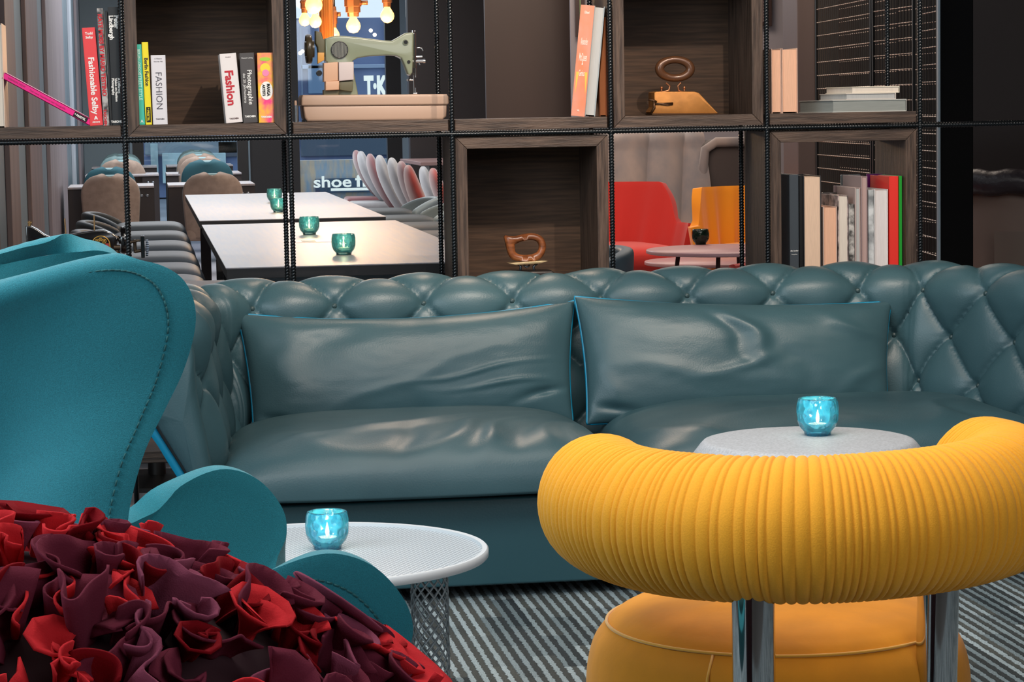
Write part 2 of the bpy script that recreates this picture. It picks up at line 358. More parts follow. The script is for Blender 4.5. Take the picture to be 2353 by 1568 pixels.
# ---------------- shelving frame ----------------------------------------------------------
YF, X0, SP, ZR, DD = 7.247, -.0496, .48, CH-.0682, .33
RR = .0068
def rebar(a, b, seg=.0024, n=12, r=RR):
    a = Vector(a); b = Vector(b); L = (b-a).length; t = (b-a).normalized()
    p = (Vector((0, 0, 1)) if abs(t.z) < .9 else Vector((1, 0, 0))); p = (p-t*p.dot(t)).normalized(); q = t.cross(p)
    N = int(L/seg); V = []
    for i in range(N+1):
        s = L*i/N
        for k in range(n):
            an = 2*pi*k/n; c = cos(2*an-2*pi*s/.0091); rr = r+.0017*max(-.25, c)
            V.append(a+t*s+(p*cos(an)+q*sin(an))*rr)
    F = [(i*n+k, i*n+(k+1) % n, (i+1)*n+(k+1) % n, (i+1)*n+k) for i in range(N) for k in range(n)]
    return V, F
fr = thing('shelving_frame', 'black ribbed steel rod frame of the open shelving behind the sofa', 'shelf frame', (X0, YF, 0))
for i in range(-1, 7):
    x = X0+i*SP
    for yy in (YF, YF+DD):
        if i in (-1, 6) and yy > YF: continue
        if i == 6: continue
        V, F = rebar((x, yy, .30 if 0 <= i else .0), (x, yy, 1.70)); link('upright_rod', mesh('upright_rod', V, F, STEEL), fr)
        MB().tube([(x, yy, 0), (x, yy, .31)], RR, 8).build('rod_foot', STEEL, fr, True)
for zz in (ZR, ZR-SP, ZR+SP):
    for yy in (YF, YF+DD):
        V, F = rebar((X0-SP, yy-(.0125 if yy == YF else -.0125)*0, zz), (X0+6.6*SP, yy, zz), .003, 10); link('cross_rod', mesh('cross_rod', V, F, STEEL), fr)
for i in range(0, 6):
    for zz in (ZR, ZR-SP):
        MB().tube([(X0+i*SP, YF, zz), (X0+i*SP, YF+DD, zz)], RR*.9, 8).build('depth_rod', STEEL, fr, True)
GAP = .010; TH = .034
DKO = M('dark_oak_back', (80, 60, 46), .6, 0, .25, var=(9, .5, (.8, 14, 14)), graincol=(58, 44, 34))  # oak with the shade inside the boxes put into its colour
def wbox(i, zlow, label, back=True, h=SP):
    x0 = X0+i*SP+GAP; x1 = X0+(i+1)*SP-GAP; z0 = zlow+GAP; z1 = zlow+h-GAP; y0 = YF+.004; y1 = YF+DD-.004
    t = thing('shelf_box', label, 'shelf box', ((x0+x1)/2, (y0+y1)/2, z0), 0, 'wooden boxes in the shelving')
    e = .0006
    def tr(name, A, mat):   # mitred board: outer edge A0-A1, inner edge A2-A3 in (x,z)
        MB().prism(A, y0, y1, .0012).build(name, mat, t)
    tr('bottom_board', [(x0+e, z0), (x1-e, z0), (x1-TH-e, z0+TH), (x0+TH+e, z0+TH)], WX)
    tr('top_board', [(x0+e, z1), (x1-e, z1), (x1-TH-e, z1-TH), (x0+TH+e, z1-TH)], WX)
    tr('side_board', [(x0, z0+e), (x0+TH, z0+TH+e), (x0+TH, z1-TH-e), (x0, z1-e)], WZ)
    tr('side_board', [(x1, z0+e), (x1-TH, z0+TH+e), (x1-TH, z1-TH-e), (x1, z1-e)], WZ)
    if back: MB().box(x0+TH-.004, x1-TH+.004, y1-.02, y1-.004, z0+TH-.004, z1-TH+.004).build('back_board', DKO, t)
    return (x0+TH, x1-TH, z0+TH, z1-TH)
def wshelf(xa, xb, zlow, label):
    t = MB().box(xa+GAP, xb-GAP, YF+.006, YF+DD-.004, zlow+GAP, zlow+GAP+TH, .0015).build('shelf_board', WX, None, label=label, cat='shelf board', group='wooden boards in the shelving')
    return zlow+GAP+TH
zU = wshelf(X0-SP, X0, ZR, 'wooden shelf board under the pink leaning book at the left edge')
wbox(0, ZR, 'wooden shelf box holding the white fashion books, left of the green sewing machine')
wshelf(X0+SP, X0+2*SP, ZR, 'wooden shelf board under the green sewing machine')
wshelf(X0+2*SP, X0+3*SP, ZR, 'wooden shelf board under the orange leaning book')
wbox(3, ZR, 'wooden shelf box with the brass iron inside')
wshelf(X0+4*SP, X0+5*SP, ZR, 'wooden shelf board under the stack of lying books')
wbox(2, ZR-SP, 'dark wooden shelf box with the wood handled iron inside')
wbox(4, ZR-SP, 'open backed wooden shelf box full of upright books at the right', back=False)
wshelf(X0-SP, X0+SP*.62, ZR-SP, 'lower wooden shelf board carrying the black sewing machine')
wshelf(X0-SP, X0+5*SP, ZR-2*SP, 'lowest wooden shelf board near the floor behind the sofa')
# ---------------- books --------------------------------------------------------------------
ZS = ZR+GAP+TH
def book(name, label, x, z, t, h, w, cov, group, y=None, tilt=0., spine=True, pages=PAGE, lines=(), yaw=0.):
    """standing book; x = left bottom corner, tilt (rad) leans the top to the right; spine towards the camera or the fore edge"""
    y = YF+.018 if y is None else y
    r = thing(name, label, 'book', (x+t/2, y+w/2, z), 0, group)
    piv = x if tilt < 0 else x+t
    R = Matrix.Translation((piv, y, z)) @ Matrix.Rotation(yaw, 4, 'Z') @ Matrix.Rotation(tilt, 4, 'Y') @ Matrix.Translation((-piv, -y, -z))
    c = min(.0028, t*.16)
    cb = MB(); ys = y if spine else y+w-c
    cb.box(x, x+c, y, y+w, z, z+h, .0006, R); cb.box(x+t-c, x+t, y, y+w, z, z+h, .0006, R)
    cb.box(x+c*.5, x+t-c*.5, ys, ys+c, z, z+h, .0006, R)
    cb.build('cover', cov, r)
    MB().box(x+c, x+t-c, y+(c if spine else .004), y+w-(.004 if spine else c), z+.004, z+h-.004, 0, R).build('pages', pages, r)
    for (s, size, col, zf, xf, bold) in lines:      # text reads downwards on the spine; zf = start height fraction from top, xf = across
        if xf > 5:     # upright small line
            o = R @ Vector((x+t*.5, y-.0006, z+h*(1-zf)))
            text('spine_lettering', s, size, mc(col), r, o, R.to_3x3() @ Vector((1, 0, 0)), R.to_3x3() @ Vector((0, 0, 1)), bold, align='CENTER'); continue
        o = R @ Vector((x+t*xf, y-.0006, z+h*(1-zf)))
        text('spine_lettering', s, size, mc(col), r, o, R.to_3x3() @ Vector((0, 0, -1)), R.to_3x3() @ Vector((1, 0, 0)), bold)
    return r
def bx(px, py=280, Y=None): return W(px, py, Y=Y or YF+.02).x
W_ = (235, 232, 228)
gL = 'books on the upper shelf at the far left'
x = bx(-10); book('book', 'cream book edge at the very left end of the upper shelf', bx(-22), ZS, bx(12)-bx(-22), .30, .22, mc((222, 196, 176)), gL, spine=False)
# leaning pink book
pk = thing('book', 'bright pink book lying aslant against the cream book', 'book', (bx(100), YF+.1, ZS), 0, gL)
A = W(205, 284, Y=YF+.02); A.z = ZS+.001; B = W(4, 180, Y=YF+.02); an = atan2(B.z-A.z, B.x-A.x); Lk = (B-A).length
R = Matrix.Translation((A.x, 0, A.z)) @ Matrix.Rotation(-an, 4, 'Y')
PK = mc((232, 20, 130), .4)
cb = MB().box(0, Lk, YF+.02, YF+.19, -.0195, -.017, .0005, R).box(0, Lk, YF+.02, YF+.19, -.0025, 0, .0005, R).box(0, Lk, YF+.02, YF+.023, -.0195, 0, .0005, R)
cb.build('cover', PK, pk); MB().box(.003, Lk-.003, YF+.023, YF+.187, -.017, -.0025, 0, R).build('pages', PAGE, pk)
Rm = R.to_3x3(); 
dx = Rm @ Vector((-1, 0, 0)); dz = Rm @ Vector((0, 0, -1))
lbl = MB().box(.012, .055, YF+.0188, YF+.0199, -.0170, -.0030, 0, R).build('publisher_label', BLK, pk)
text('label_lettering', '^ PRESTEL', .0085, mc(W_), lbl, R @ Vector((.053, YF+.0185, -.0068)), dx, dz*-1 if dz.z < 0 else dz, .0003, width=.036)
text('spine_lettering', 'FASHION NOW', .0075, mc((140, 12, 80)), pk, R @ Vector((Lk-.015, YF+.0194, -.0072)), dx, dz*-1 if dz.z < 0 else dz, 0, width=.055)
text('spine_lettering', 'Das neue Handbuch der Fotografie', .0065, mc((140, 12, 80)), pk, R @ Vector((Lk-.085, YF+.0194, -.0072)), dx, dz*-1 if dz.z < 0 else dz, 0, width=.115)
def bt(p0, p1, pyb, Y=YF+.02): return bx(p0, pyb, Y), bx(p1, pyb, Y)
def hz(pyt, pyb, px, Y=YF+.02): return (pyb-pyt)/FPX*(Y*cos(YAW)+bx(px)*sin(YAW))
x0, x1 = bt(207, 237, 290); book('book', 'coral red book with white lettering next to the pink book', x0, ZS, x1-x0, hz(68, 291, 210), .18, mc((222, 62, 66)), gL, tilt=-.050,
     lines=(('Fashionable Selby', .0235, W_, .30, .30, .0006), ('Todd', .010, W_, .07, 9, .0003), ('Selby', .010, W_, .11, 9, .0003), ('^', .02, W_, .955, 9, .001), ('Abrams', .007, W_, .97, 9, .0002)))
x0, x1 = bt(238, 249, 290); book('book', 'tall silver white book with red spine lettering', x0+.0005, ZS, x1-x0+.003, hz(24, 291, 240), .22, M('silver_print', (176, 172, 170), .35, var=(60, .5), graincol=(60, 56, 58)), gL, tilt=-.026,
     lines=(('KATE MOSS BY MARIO TESTINO', .0165, (190, 18, 34), .05, .12, .0007), ('TASCHEN', .011, (190, 18, 34), .86, .12, .0005)))
x0, x1 = bt(251, 256, 290); book('book', 'thin black book beside the photographer monograph', x0+.0035, ZS, x1-x0-.001, hz(30, 291, 245), .22, mc((22, 22, 24)), gL, tilt=-.012)
x0, x1 = bt(256, 279, 290); book('book', 'tall black book with bold white lettering against the rod', x0+.0035, ZS, x1-x0, hz(22, 291, 262), .24, M('black_book_cloth', (24, 28, 32), .4), gL, tilt=-.010,
     lines=(('Lindbergh', .0175, W_, .07, .10, .0006), ('Peter', .0175, W_, .07, .62, .0006), ('Photography', .0095, W_, .60, .12, .0003), ('Vision on Fashion', .0095, W_, .60, .42, .0003), ('A Different', .0095, W_, .60, .72, .0003), ('TASCHEN', .008, W_, .975, 9, .0004)))
gB = 'books in the wooden box beside the green sewing machine'
ZB = ZR+GAP+TH
x0, x1 = bt(320, 333.5, 290); book('book', 'slim mint green book, first in the wooden box', x0, ZB+.0005, x1-x0, hz(107, 290, 325), .16, mc((64, 182, 160)), gB, tilt=-.016,
     lines=(('BERLIN LONDON', .0095, (205, 235, 225), .06, .30, .0002), ('STREET STYLE', .0125, (190, 240, 225), .36, .25, .0003), ('A', .011, W_, .97, 9, .0003)))
x0, x1 = bt(335, 349.5, 290); yb = book('book', 'bright yellow book with black lettering', x0, ZB+.0005, x1-x0, hz(102, 290, 340), .17, mc((232, 212, 30)), gB, tilt=-.018,
     lines=(('Berlin Fashion', .0145, (30, 26, 24), .19, .28, .0004),))
MB().box(x0+.003, x1-.003, YF+.0168, YF+.0178, ZB+.008, ZB+.052).build('publisher_label', BLK, yb)
text('spine_lettering', '^ PRESTEL', .0085, mc((232, 212, 30)), yb, (x0+.0055, YF+.0165, ZB+.049), (0, 0, -1), (1, 0, 0), .0002, width=.038)
x0, x1 = bt(352, 385.5, 290); book('book', 'thick white book titled in thin black capitals', x0, ZB+.0005, x1-x0, hz(132, 290, 365), .15, mc((214, 210, 214)), gB, tilt=-.004,
     lines=(('FASHION', .0265, (60, 56, 66), .24, .28, -.0002), ('A History', .0055, (90, 86, 90), .06, 9, 0), ('from the 18th', .0045, (90, 86, 90), .10, 9, 0), ('TASCHEN', .0055, (90, 86, 90), .93, 9, .0002)))
x0, x1 = bt(520, 558, 287); book('book', 'white book with red script title leaning left', x0, ZB+.0005, x1-x0, hz(130, 288, 530), .15, mc((224, 216, 214)), gB, tilt=-.070, y=YF+.02,
     lines=(('Fashion', .034, (186, 28, 44), .24, .22, .0011), ('TASCHEN', .006, (90, 60, 60), .95, 9, .0002), ('Modern', .005, (110, 90, 90), .06, 9, 0)))
x0, x1 = bt(559.5, 593, 287); book('book', 'dark grey photography book beside the red script title', x0, ZB+.0005, x1-x0-.0005, hz(129, 288, 570), .15, mc((70, 66, 66)), gB, tilt=-.030,
     lines=(('Photographie', .019, W_, .24, .46, .0002), ('des 20. Jahrhunderts', .0105, W_, .29, .16, 0), ('TASCHEN', .007, W_, .92, 9, .0004), ('Museum Ludwig', .005, W_, .08, 9, 0)))
cb = book('book', 'colourful pink and yellow illustrated book, last in the wooden box', bx(595), ZB+.0005, bx(630.5)-bx(595), hz(128, 287, 610), .15, M('colourful_print', (238, 62, 130), .4, var=(26, .6), graincol=(240, 190, 40)), gB,
     lines=(('TASCHEN', .007, W_, .93, 9, .0004),))
cx = bx(612.5); 
def disc(mb, c, r, y, n=28, rz=1.): return mb.raw([(c[0], y, c[1])]+[(c[0]+r*cos(2*pi*i/n), y, c[1]+r*rz*sin(2*pi*i/n)) for i in range(n)], [(0, i+1, (i+1) % n+1) for i in range(n)])
disc(MB(), (cx, ZB+.160), .0145, YF+.0174).build('cover_ornament', mc((240, 206, 60)), cb)
disc(MB(), (cx+.001, ZB+.146), .010, YF+.0170).build('cover_ornament', mc((232, 130, 170)), cb)
disc(MB(), (cx, ZB+.186), .016, YF+.0174, rz=.35).build('cover_ornament', mc((160, 200, 60)), cb)
disc(MB(), (cx+.002, ZB+.094), .0185, YF+.0172, rz=1.45).build('title_bubble', mc((236, 232, 226)), cb)
text('spine_lettering', 'MANGA', .0125, BLK, cb, (cx+.004, YF+.0168, ZB+.114), (0, 0, -1), (1, 0, 0), .0006, width=.036)
text('spine_lettering', 'ARTISTS', .0105, BLK, cb, (cx-.009, YF+.0168, ZB+.112), (0, 0, -1), (1, 0, 0), .0005, width=.034)
# centre right bay
gC = 'books on the shelf left of the brass iron'
x0, x1 = bt(1312, 1343, 270); ZC = ZS+.0004; hh = 0
ob_ = book('book', 'orange worn book leaning right against a grey book', x0, ZC, x1-x0, hz(18, 271, 1330), .15, M('orange_print', (214, 122, 84), .5, var=(20, .35, (1, 1, .5)), graincol=(206, 138, 116)), gC, tilt=.106, yaw=-.172,
     lines=())
x0, x1 = bt(1344.5, 1366, 270)
x0, x1 = bt(1312, 1343, 270); R = Matrix.Translation((x1, YF+.018, ZC)) @ Matrix.Rotation(-.172, 4, 'Z') @ Matrix.Rotation(.104, 4, 'Y') @ Matrix.Translation((-x1, -YF-.018, -ZC)); hh = hz(18, 271, 1330); R3 = R.to_3x3()
for (s_, fz, w_, sz) in (('Alexander', .355, .0215, .030), ('McQueen', .500, .023, .034), ('&', .535, .005, .010), ('Genius', .635, .017, .026), ('VA', .955, .008, .008), ('Edited', .075, .014, .011)):
    text('spine_lettering', s_, sz, mc((244, 214, 200)), ob_, R @ Vector((x0+(x1-x0-w_)*.5, YF+.0172, ZC+hh*(1-fz))), R3 @ Vector((1, 0, 0)), R3 @ Vector((0, 0, 1)), .0003, width=w_)
YB_ = M('yellow_flame_print', (240, 176, 70), .5)
for (u0, u1, ub) in ((.10, .30, .16), (.72, .92, .90)):
    V = [R @ Vector((x0+(x1-x0)*u, YF+.0173, ZC+hh*z)) for u, z in ((u0, .40), (u1, .40), (ub, .20))]
    link('cover_flame', mesh('cover_flame', V, [(0, 1, 2)], YB_), ob_)
x0, x1 = bt(1344.5, 1366, 270)
book('book', 'grey book showing its pages beside the orange book', x0, ZC, x1-x0+.003, hz(20, 271, 1350), .15, mc((150, 160, 164)), gC, tilt=.104, yaw=-.178, spine=False, pages=PAGEG, y=YF+.026)
book('book', 'brown book standing behind the ribbed rod in the middle bay', bx(1378, 270, YF+.12), ZC, .022, .30, .17, mc((150, 84, 48)), gC, spine=False, y=YF+.12, pages=M('brown_pages', (176, 108, 66), .8))
# right upper bay
gD = 'books on the upper right shelf'
SAL = M('salmon_pages', (222, 172, 142), .8, var=(140, .07, (8, .2, .2)))
book('book', 'pale book, left of two upright beside the ribbed rod', bx(1773), ZS, bx(1796)-bx(1773), hz(115, 262, 1790), .18, mc((196, 160, 140)), gD, spine=False, pages=SAL)
book('book', 'pale book, right of two upright beside the lying stack', bx(1797), ZS, bx(1833)-bx(1797), hz(114, 262, 1810), .18, mc((206, 168, 146)), gD, spine=False, pages=SAL)
def flat(label, pa, pc, pb, yt, yb, cov, pages, z):
    # lying book; corner towards the camera at pc
    yy = YF+.03; c = bx(pc, 250, yy); L = bx(pb, 250, yy+.01)-c; h = hz(yt, yb, pc); 
    r = thing('book', label, 'book', (c+L/2, yy+.1, z), 0, gD)
    t = .0022; rz = radians(2.0); w = .17
    xl = bx(pa, 250, yy+w)-c
    def quad(z0, z1, m):   # parallelogram prism
        V = []
        for zz in (z0, z1):
            V += [(c+m, yy+m, zz), (c+L-m, yy+m+.006, zz), (c+L+xl*0+.02-m, yy+w-m, zz), (c+xl+m, yy+w-m, zz)]
        return V, [(0, 1, 2, 3), (4, 5, 6, 7), (0, 1, 5, 4), (1, 2, 6, 5), (2, 3, 7, 6), (3, 0, 4, 7)]
    MB().raw(*quad(z, z+t, 0)).raw(*quad(z+h-t, z+h, 0)).raw([(c+L-t, yy+.006, z), (c+L, yy+.006, z), (c+L+.02, yy+w, z), (c+L+.02-t, yy+w, z)]+[(c+L-t, yy+.006, z+h), (c+L, yy+.006, z+h), (c+L+.02, yy+w, z+h), (c+L+.02-t, yy+w, z+h)], [(0, 1, 2, 3), (4, 5, 6, 7), (0, 1, 5, 4), (1, 2, 6, 5), (2, 3, 7, 6), (3, 0, 4, 7)]).build('cover', cov, r)
    MB().raw(*quad(z+t, z+h-t, .003)).build('pages', pages, r)
    return z+h
z = flat('large grey book lying at the bottom of the small stack', 1836, 1913, 2082, 233, 261, mc((190, 190, 184)), M('grey_green_pages', (134, 138, 134), .8, var=(140, .08, (.2, .2, 8))), ZS)
z = flat('pale book lying in the middle of the small stack', 1883, 1944, 2058, 217.5, 232, mc((206, 196, 186)), PAGEG, z+.0003)
z = flat('cream book lying on top of the small stack', 1897, 1957, 2066, 202, 217, mc((226, 216, 196)), PAGE, z+.0003)
# lower right box
gE = 'books in the lower right wooden box'
ZL = ZR-SP+GAP+TH; yl = 692
def lb(label, pa, pb, yt, cov, pages=PAGE, spine=False, y=YF+.03, w=.2, **k):
    x0, x1 = bx(pa, 560, y), bx(pb, 560, y); top = W(pa, yt, Y=y).z
    return book('book', label, x0, ZL+.0004, x1-x0-.0006, top-ZL, w, cov, gE, y=y, spine=spine, pages=pages, **k)
b1 = lb('dark grey book with its cover turned to the room, first in the lower box', 1815, 1836, 402, M('dark_grey_cover', (60, 66, 72), .35), spine=True, lines=(('die Lieder', .0062, W_, .80, 9, .0001), ('fotografien', .0042, W_, .835, 9, 0)))
lb('thin black book beside the dark grey cover', 1837.5, 1846, 404, BLK, spine=True)
lb('thick cream paged book with black boards', 1847, 1888, 405, mc((40, 40, 44)), pages=M('cream_pages', (218, 186, 160), .8, var=(140, .07, (8, .2, .2))))
lb('small salmon paged book beside the black boards', 1892, 1924, 476, mc((206, 176, 160)), pages=SAL)
lb('white paged book with a dark spotted jacket', 1926, 1950, 450, M('spotted_jacket', (200, 180, 176), .5, var=(40, .6), graincol=(70, 60, 60)))
lb('grey book with a line drawing on its jacket', 1951, 1964, 470, M('line_drawing_jacket', (196, 190, 184), .5, var=(55, .7), graincol=(60, 58, 56)), spine=True)
lb('slim pinkish book before the grey translucent jacket', 1965, 1978, 432, mc((190, 164, 158)), pages=PAGEG)
lb('tall narrow rosy grey book rising above its neighbours', 1979.5, 1994, 406, mc((164, 140, 138)), pages=M('rosy_pages', (176, 148, 142), .8))
lb('white book with a grey flower drawing', 1996, 2008.5, 437, M('flower_jacket', (210, 212, 212), .5, var=(24, .7), graincol=(120, 122, 124)), spine=True)
lb('thick white paged book beside the red book', 2009.5, 2041, 436, mc((220, 214, 212)), pages=M('white_pages', (216, 208, 206), .8, var=(140, .06, (8, .2, .2))))
lb('bright red book in the lower box', 2043.5, 2065, 406, mc((226, 46, 34)), spine=True)
lb('thin vivid green book at the right end of the lower box', 2066.5, 2073.5, 405, mc((20, 150, 40)), spine=True)
PL = bpy.data.materials.new('clear_sleeve'); PL.use_nodes = True
b = PL.node_tree.nodes['Principled BSDF']; b.inputs['Base Color'].default_value = C3((150, 160, 158)); b.inputs['Alpha'].default_value = .45; b.inputs['Roughness'].default_value = .1
def sleeve(label, pa, pb, yt, mat, y):
    x0, x1 = bx(pa, 560, y), bx(pb, 560, y); top = W(pa, yt, Y=y).z
    r = thing('book', label, 'book', ((x0+x1)/2, y, ZL), 0, gE)
    MB().box(x0, x1, y, y+.012, ZL+.0005, top, .001).build('cover', mat, r); MB().box(x0+.002, x1-.002, y+.002, y+.010, ZL+.004, top+.0004).build('pages', PAGEG, r)
sleeve('purple book standing crosswise behind the white paged book', 1993, 2036, 400, mc((128, 20, 112)), YF+.245)
sleeve('grey glossy book standing crosswise behind the pinkish book', 1934, 1978, 402, M('glossy_grey_jacket', (132, 138, 136), .15), YF+.26)
sleeve('rosy book standing crosswise behind the spotted jacket', 1918, 1962, 427, mc((176, 148, 146)), YF+.24)
sleeve('silver patterned book standing crosswise behind the salmon pages', 1891, 1925, 443, M('silver_jacket', (150, 140, 130), .2, var=(30, .5), graincol=(60, 52, 48)), YF+.235)
# ---------------- sofa ---------------------------------------------------------------------
sofa = thing('chesterfield_sofa', 'deep buttoned teal leather sofa in front of the shelving', 'sofa', (1.15, 6.5, 0))
def corner(c, r, a0, a1, n): return [Vector((c[0]+r*cos(a0+(a1-a0)*i/n), c[1]+r*sin(a0+(a1-a0)*i/n), 0)) for i in range(n+1)]
CZ = .750
P0 = Vector((.02, 6.10, 0)); P1 = Vector((.045, 6.52, 0)); P3 = Vector((2.54, 6.50, 0)); P4 = Vector((2.76, 5.98, 0))
path = [P0, P1, Vector((.07, 6.74, 0)), Vector((.125, 6.90, 0)), Vector((.27, 6.985, 0)), Vector((.5, 7.0, 0)), Vector((1.15, 7.0, 0)), Vector((1.9, 7.0, 0)), Vector((2.13, 6.995, 0)), Vector((2.29, 6.93, 0)), Vector((2.42, 6.75, 0)), P3, P4]
raw = spl(path, 400)
# resample by arc length
acc = [0]
for i in range(1, len(raw)): acc.append(acc[-1]+(raw[i]-raw[i-1]).length)
LP = acc[-1]; NS = 460
def at_s(s):
    s = max(0, min(LP, s)); lo, hi = 0, len(acc)-1
    while hi-lo > 1:
        m = (lo+hi)//2
        if acc[m] <= s: lo = m
        else: hi = m
    t = (s-acc[lo])/max(1e-9, acc[hi]-acc[lo]); p = raw[lo].lerp(raw[hi], t)
    a = raw[max(0, lo-6)]; b = raw[min(len(raw)-1, hi+6)]; d = (b-a).normalized()
    return p, Vector((d.y, -d.x, 0))     # inward normal (to the seat)
# profile: inward offset n, height z ; inner bottom -> over the crest -> outer side
prof = [(.135, .27), (.135, .36), (.118, .47), (.098, .58), (.095, .645)]
rc = .078
for k in range(11):
    a = radians(18+ (198-18)*k/10); prof.append((.015+rc*cos(a)*1.05, CZ-.082+rc*sin(a)*1.05))
prof.append((-.055, .60)); prof.append((-.05, .55))
pp = spl([Vector((a, 0, b)) for a, b in prof], 300)
pa = [0]
for i in range(1, len(pp)): pa.append(pa[-1]+(pp[i]-pp[i-1]).length)
LT = pa[-1]
def at_t(t):
    lo = 0; hi = len(pa)-1
    while hi-lo > 1:
        m = (lo+hi)//2
        if pa[m] <= t: lo = m
        else: hi = m
    f_ = (t-pa[lo])/max(1e-9, pa[hi]-pa[lo]); p = pp[lo].lerp(pp[hi], f_); d = (pp[min(len(pp)-1, hi+3)]-pp[max(0, lo-3)]).normalized()
    return p.x, p.z, d.z, -d.x      # n,z, normal(n,z)
# find t of the first visible button row (front of the roll at z .715)
tb = next(t/1000 for t in range(200, 900) if at_t(t/1000)[1] > CZ-.052)
A_, B_ = .255, .132
s_ref = None
for i in range(2000):
    p, n = at_s(LP*i/2000)
    q = p+n*.1
    if q.y > 6.85 and q.x > .294: s_ref = LP*i/2000; break
def tuft(s, t):
    u = (s-s_ref)/A_; v = (t-tb)/(2*B_); p = u+v; q = u-v
    sp = abs(sin(pi*p)); sq = abs(sin(pi*q)); m = (sp*sq)
    h = (.040-.012*max(0, min(1, (t-tb)/.14)))*(m**.33)
    # buttons pull in, small radial pleats
    ip, iq = round(p), round(q); ds = ((p+q)/2-(ip+iq)/2)*A_; dt = ((p-q)/2-(ip-iq)/2)*2*B_; r = sqrt(ds*ds+dt*dt)
    h -= .012*math.exp(-(r/.014)**2)
    if r < .07: h += .0011*sin(atan2(dt, ds)*9+ip*2.1+iq)*(1-r/.07)*min(1, r/.02)
    return h
NT_ = 130; V = []
for i in range(NS+1):
    s = LP*i/NS; p, n = at_s(s)
    fe = min(1, min(s, LP-s)/.10)
    for j in range(NT_+1):
        t = LT*j/NT_; a, z, nn, nz_ = at_t(t)
        ft = min(1, t/.05)*min(1, (LT-t)/.05)
        d = tuft(s, t)*ft*(.35+.65*fe)-.012*(1-fe)
        d += .004*nse((s, t, 0), 9)
        inward = a+nn*d; z2 = z+nz_*d
        # the front ends of the arms round over
        e = (1-fe)**2
        q = p + n*(inward*(1-.25*e)); V.append((q.x, q.y, z2-.03*e))
tf = link('tufted_back_and_arms', mesh('tufted_back_and_arms', V, grid_faces(NS+1, NT_+1), LEA), sofa)
_ol = spl([Vector((b, 0, a)) for a, b in [(.02, .128), (.12, .122), (.20, .112), (.32, .082), (.40, .040), (.49, -.012), (.58, -.044), (.68, -.056)]], 140)
def outn(z):
    return min(_ol, key=lambda q: abs(q.z-z)).x
def outn_(z):
    L = [(.04, .125), (.20, .112), (.32, .082), (.40, .040), (.49, -.012), (.58, -.046), (.66, -.056)]
    for (a, b), (c, d) in zip(L, L[1:]):
        if z <= c: return b+(d-b)*(z-a)/(c-a)
    return L[-1][1]
# arm front pads
for (pt, sgn) in ((0, 1), (LP, -1)):
    p, n = at_s(pt); tdir = Vector((n.y, -n.x, 0))*(1 if True else -1); fwd = Vector((-n.y, n.x, 0))
    d0 = (at_s(.05)[0]-at_s(0)[0]).normalized() if pt == 0 else (at_s(LP-.05)[0]-at_s(LP)[0]).normalized()
    fwd = -d0
    ring = []
    for j in range(0, 61):
        a, z, _, _ = at_t(LT*j/60); ring.append((a*.98, z-.03))
    for k in range(1, 13): z_ = .55-.03-(.52-.24)*k/12; ring.append((outn(z_), z_))
    for k in range(1, 8): ring.append((outn(.24)+(.135-outn(.24))*k/8, .24))
    cx_ = sum(r_[0] for r_ in ring)/len(ring); cz_ = sum(r_[1] for r_ in ring)/len(ring)
    V = []; K = 9
    for k in range(K+1):
        f_ = k/K; sc = sqrt(max(0, 1-f_**2.6)) if k < K else 0; 
        for (a, z) in ring:
            q = p+n*(cx_+(a-cx_)*sc)+fwd*(.045*f_-.0); V.append((q.x, q.y, cz_+(z-cz_)*sc))
    m = len(ring); F = [(i*m+j, i*m+(j+1) % m, (i+1)*m+(j+1) % m, (i+1)*m+j) for i in range(K) for j in range(m)]
    link('arm_front', mesh('arm_front', V, F, LEA), sofa)
# outer cyan panel
V = []; NZ = 14
for i in range(0, 201):
    s = LP*i/200; p, n = at_s(s)
    for j in range(NZ+1):
        z = .06+(.64-.06)*j/NZ; wb = max(0, min(1, (1.0-min(s, LP-s))/.3)); off = (outn(z)-.016)*wb+(-.056+.02*(1-j/NZ))*(1-wb)
        q = p+n*off; V.append((q.x, q.y, z))
solid(link('outer_panel', mesh('outer_panel', V, grid_faces(201, NZ+1), CYAN), sofa, label='bright cyan outer panel'), .026, 0)
# piping along outer edge of left arm front
p0, n0 = at_s(0)
MB().tube([(p0.x+n0.x*(outn(z)-.001), p0.y-.010, z) for z in [.10+.05*k for k in range(12)]], .006, 8).build('arm_piping', M('black_piping', (16, 22, 26), .4), sofa, True)
# base
bs = MB().prism([(.10, .035), (2.62, .035), (2.62, .262), (.10, .262)], 6.10, 6.62, .01).box(.16, 2.40, 6.6, 6.88, .04, .26, .01)
bs.build('seat_base', M('teal_leather_base', (52, 88, 96), .36, 0, .5, bump=(160, .08)), sofa, True, 50)
for (x, y) in ((.2, 6.2), (2.2, 6.2), (.2, 6.85), (2.2, 6.85)): MB().lathe([(.025, 0), (.03, .04)], (x, y, 0), 16).build('foot', BLK, sofa, True, 40)
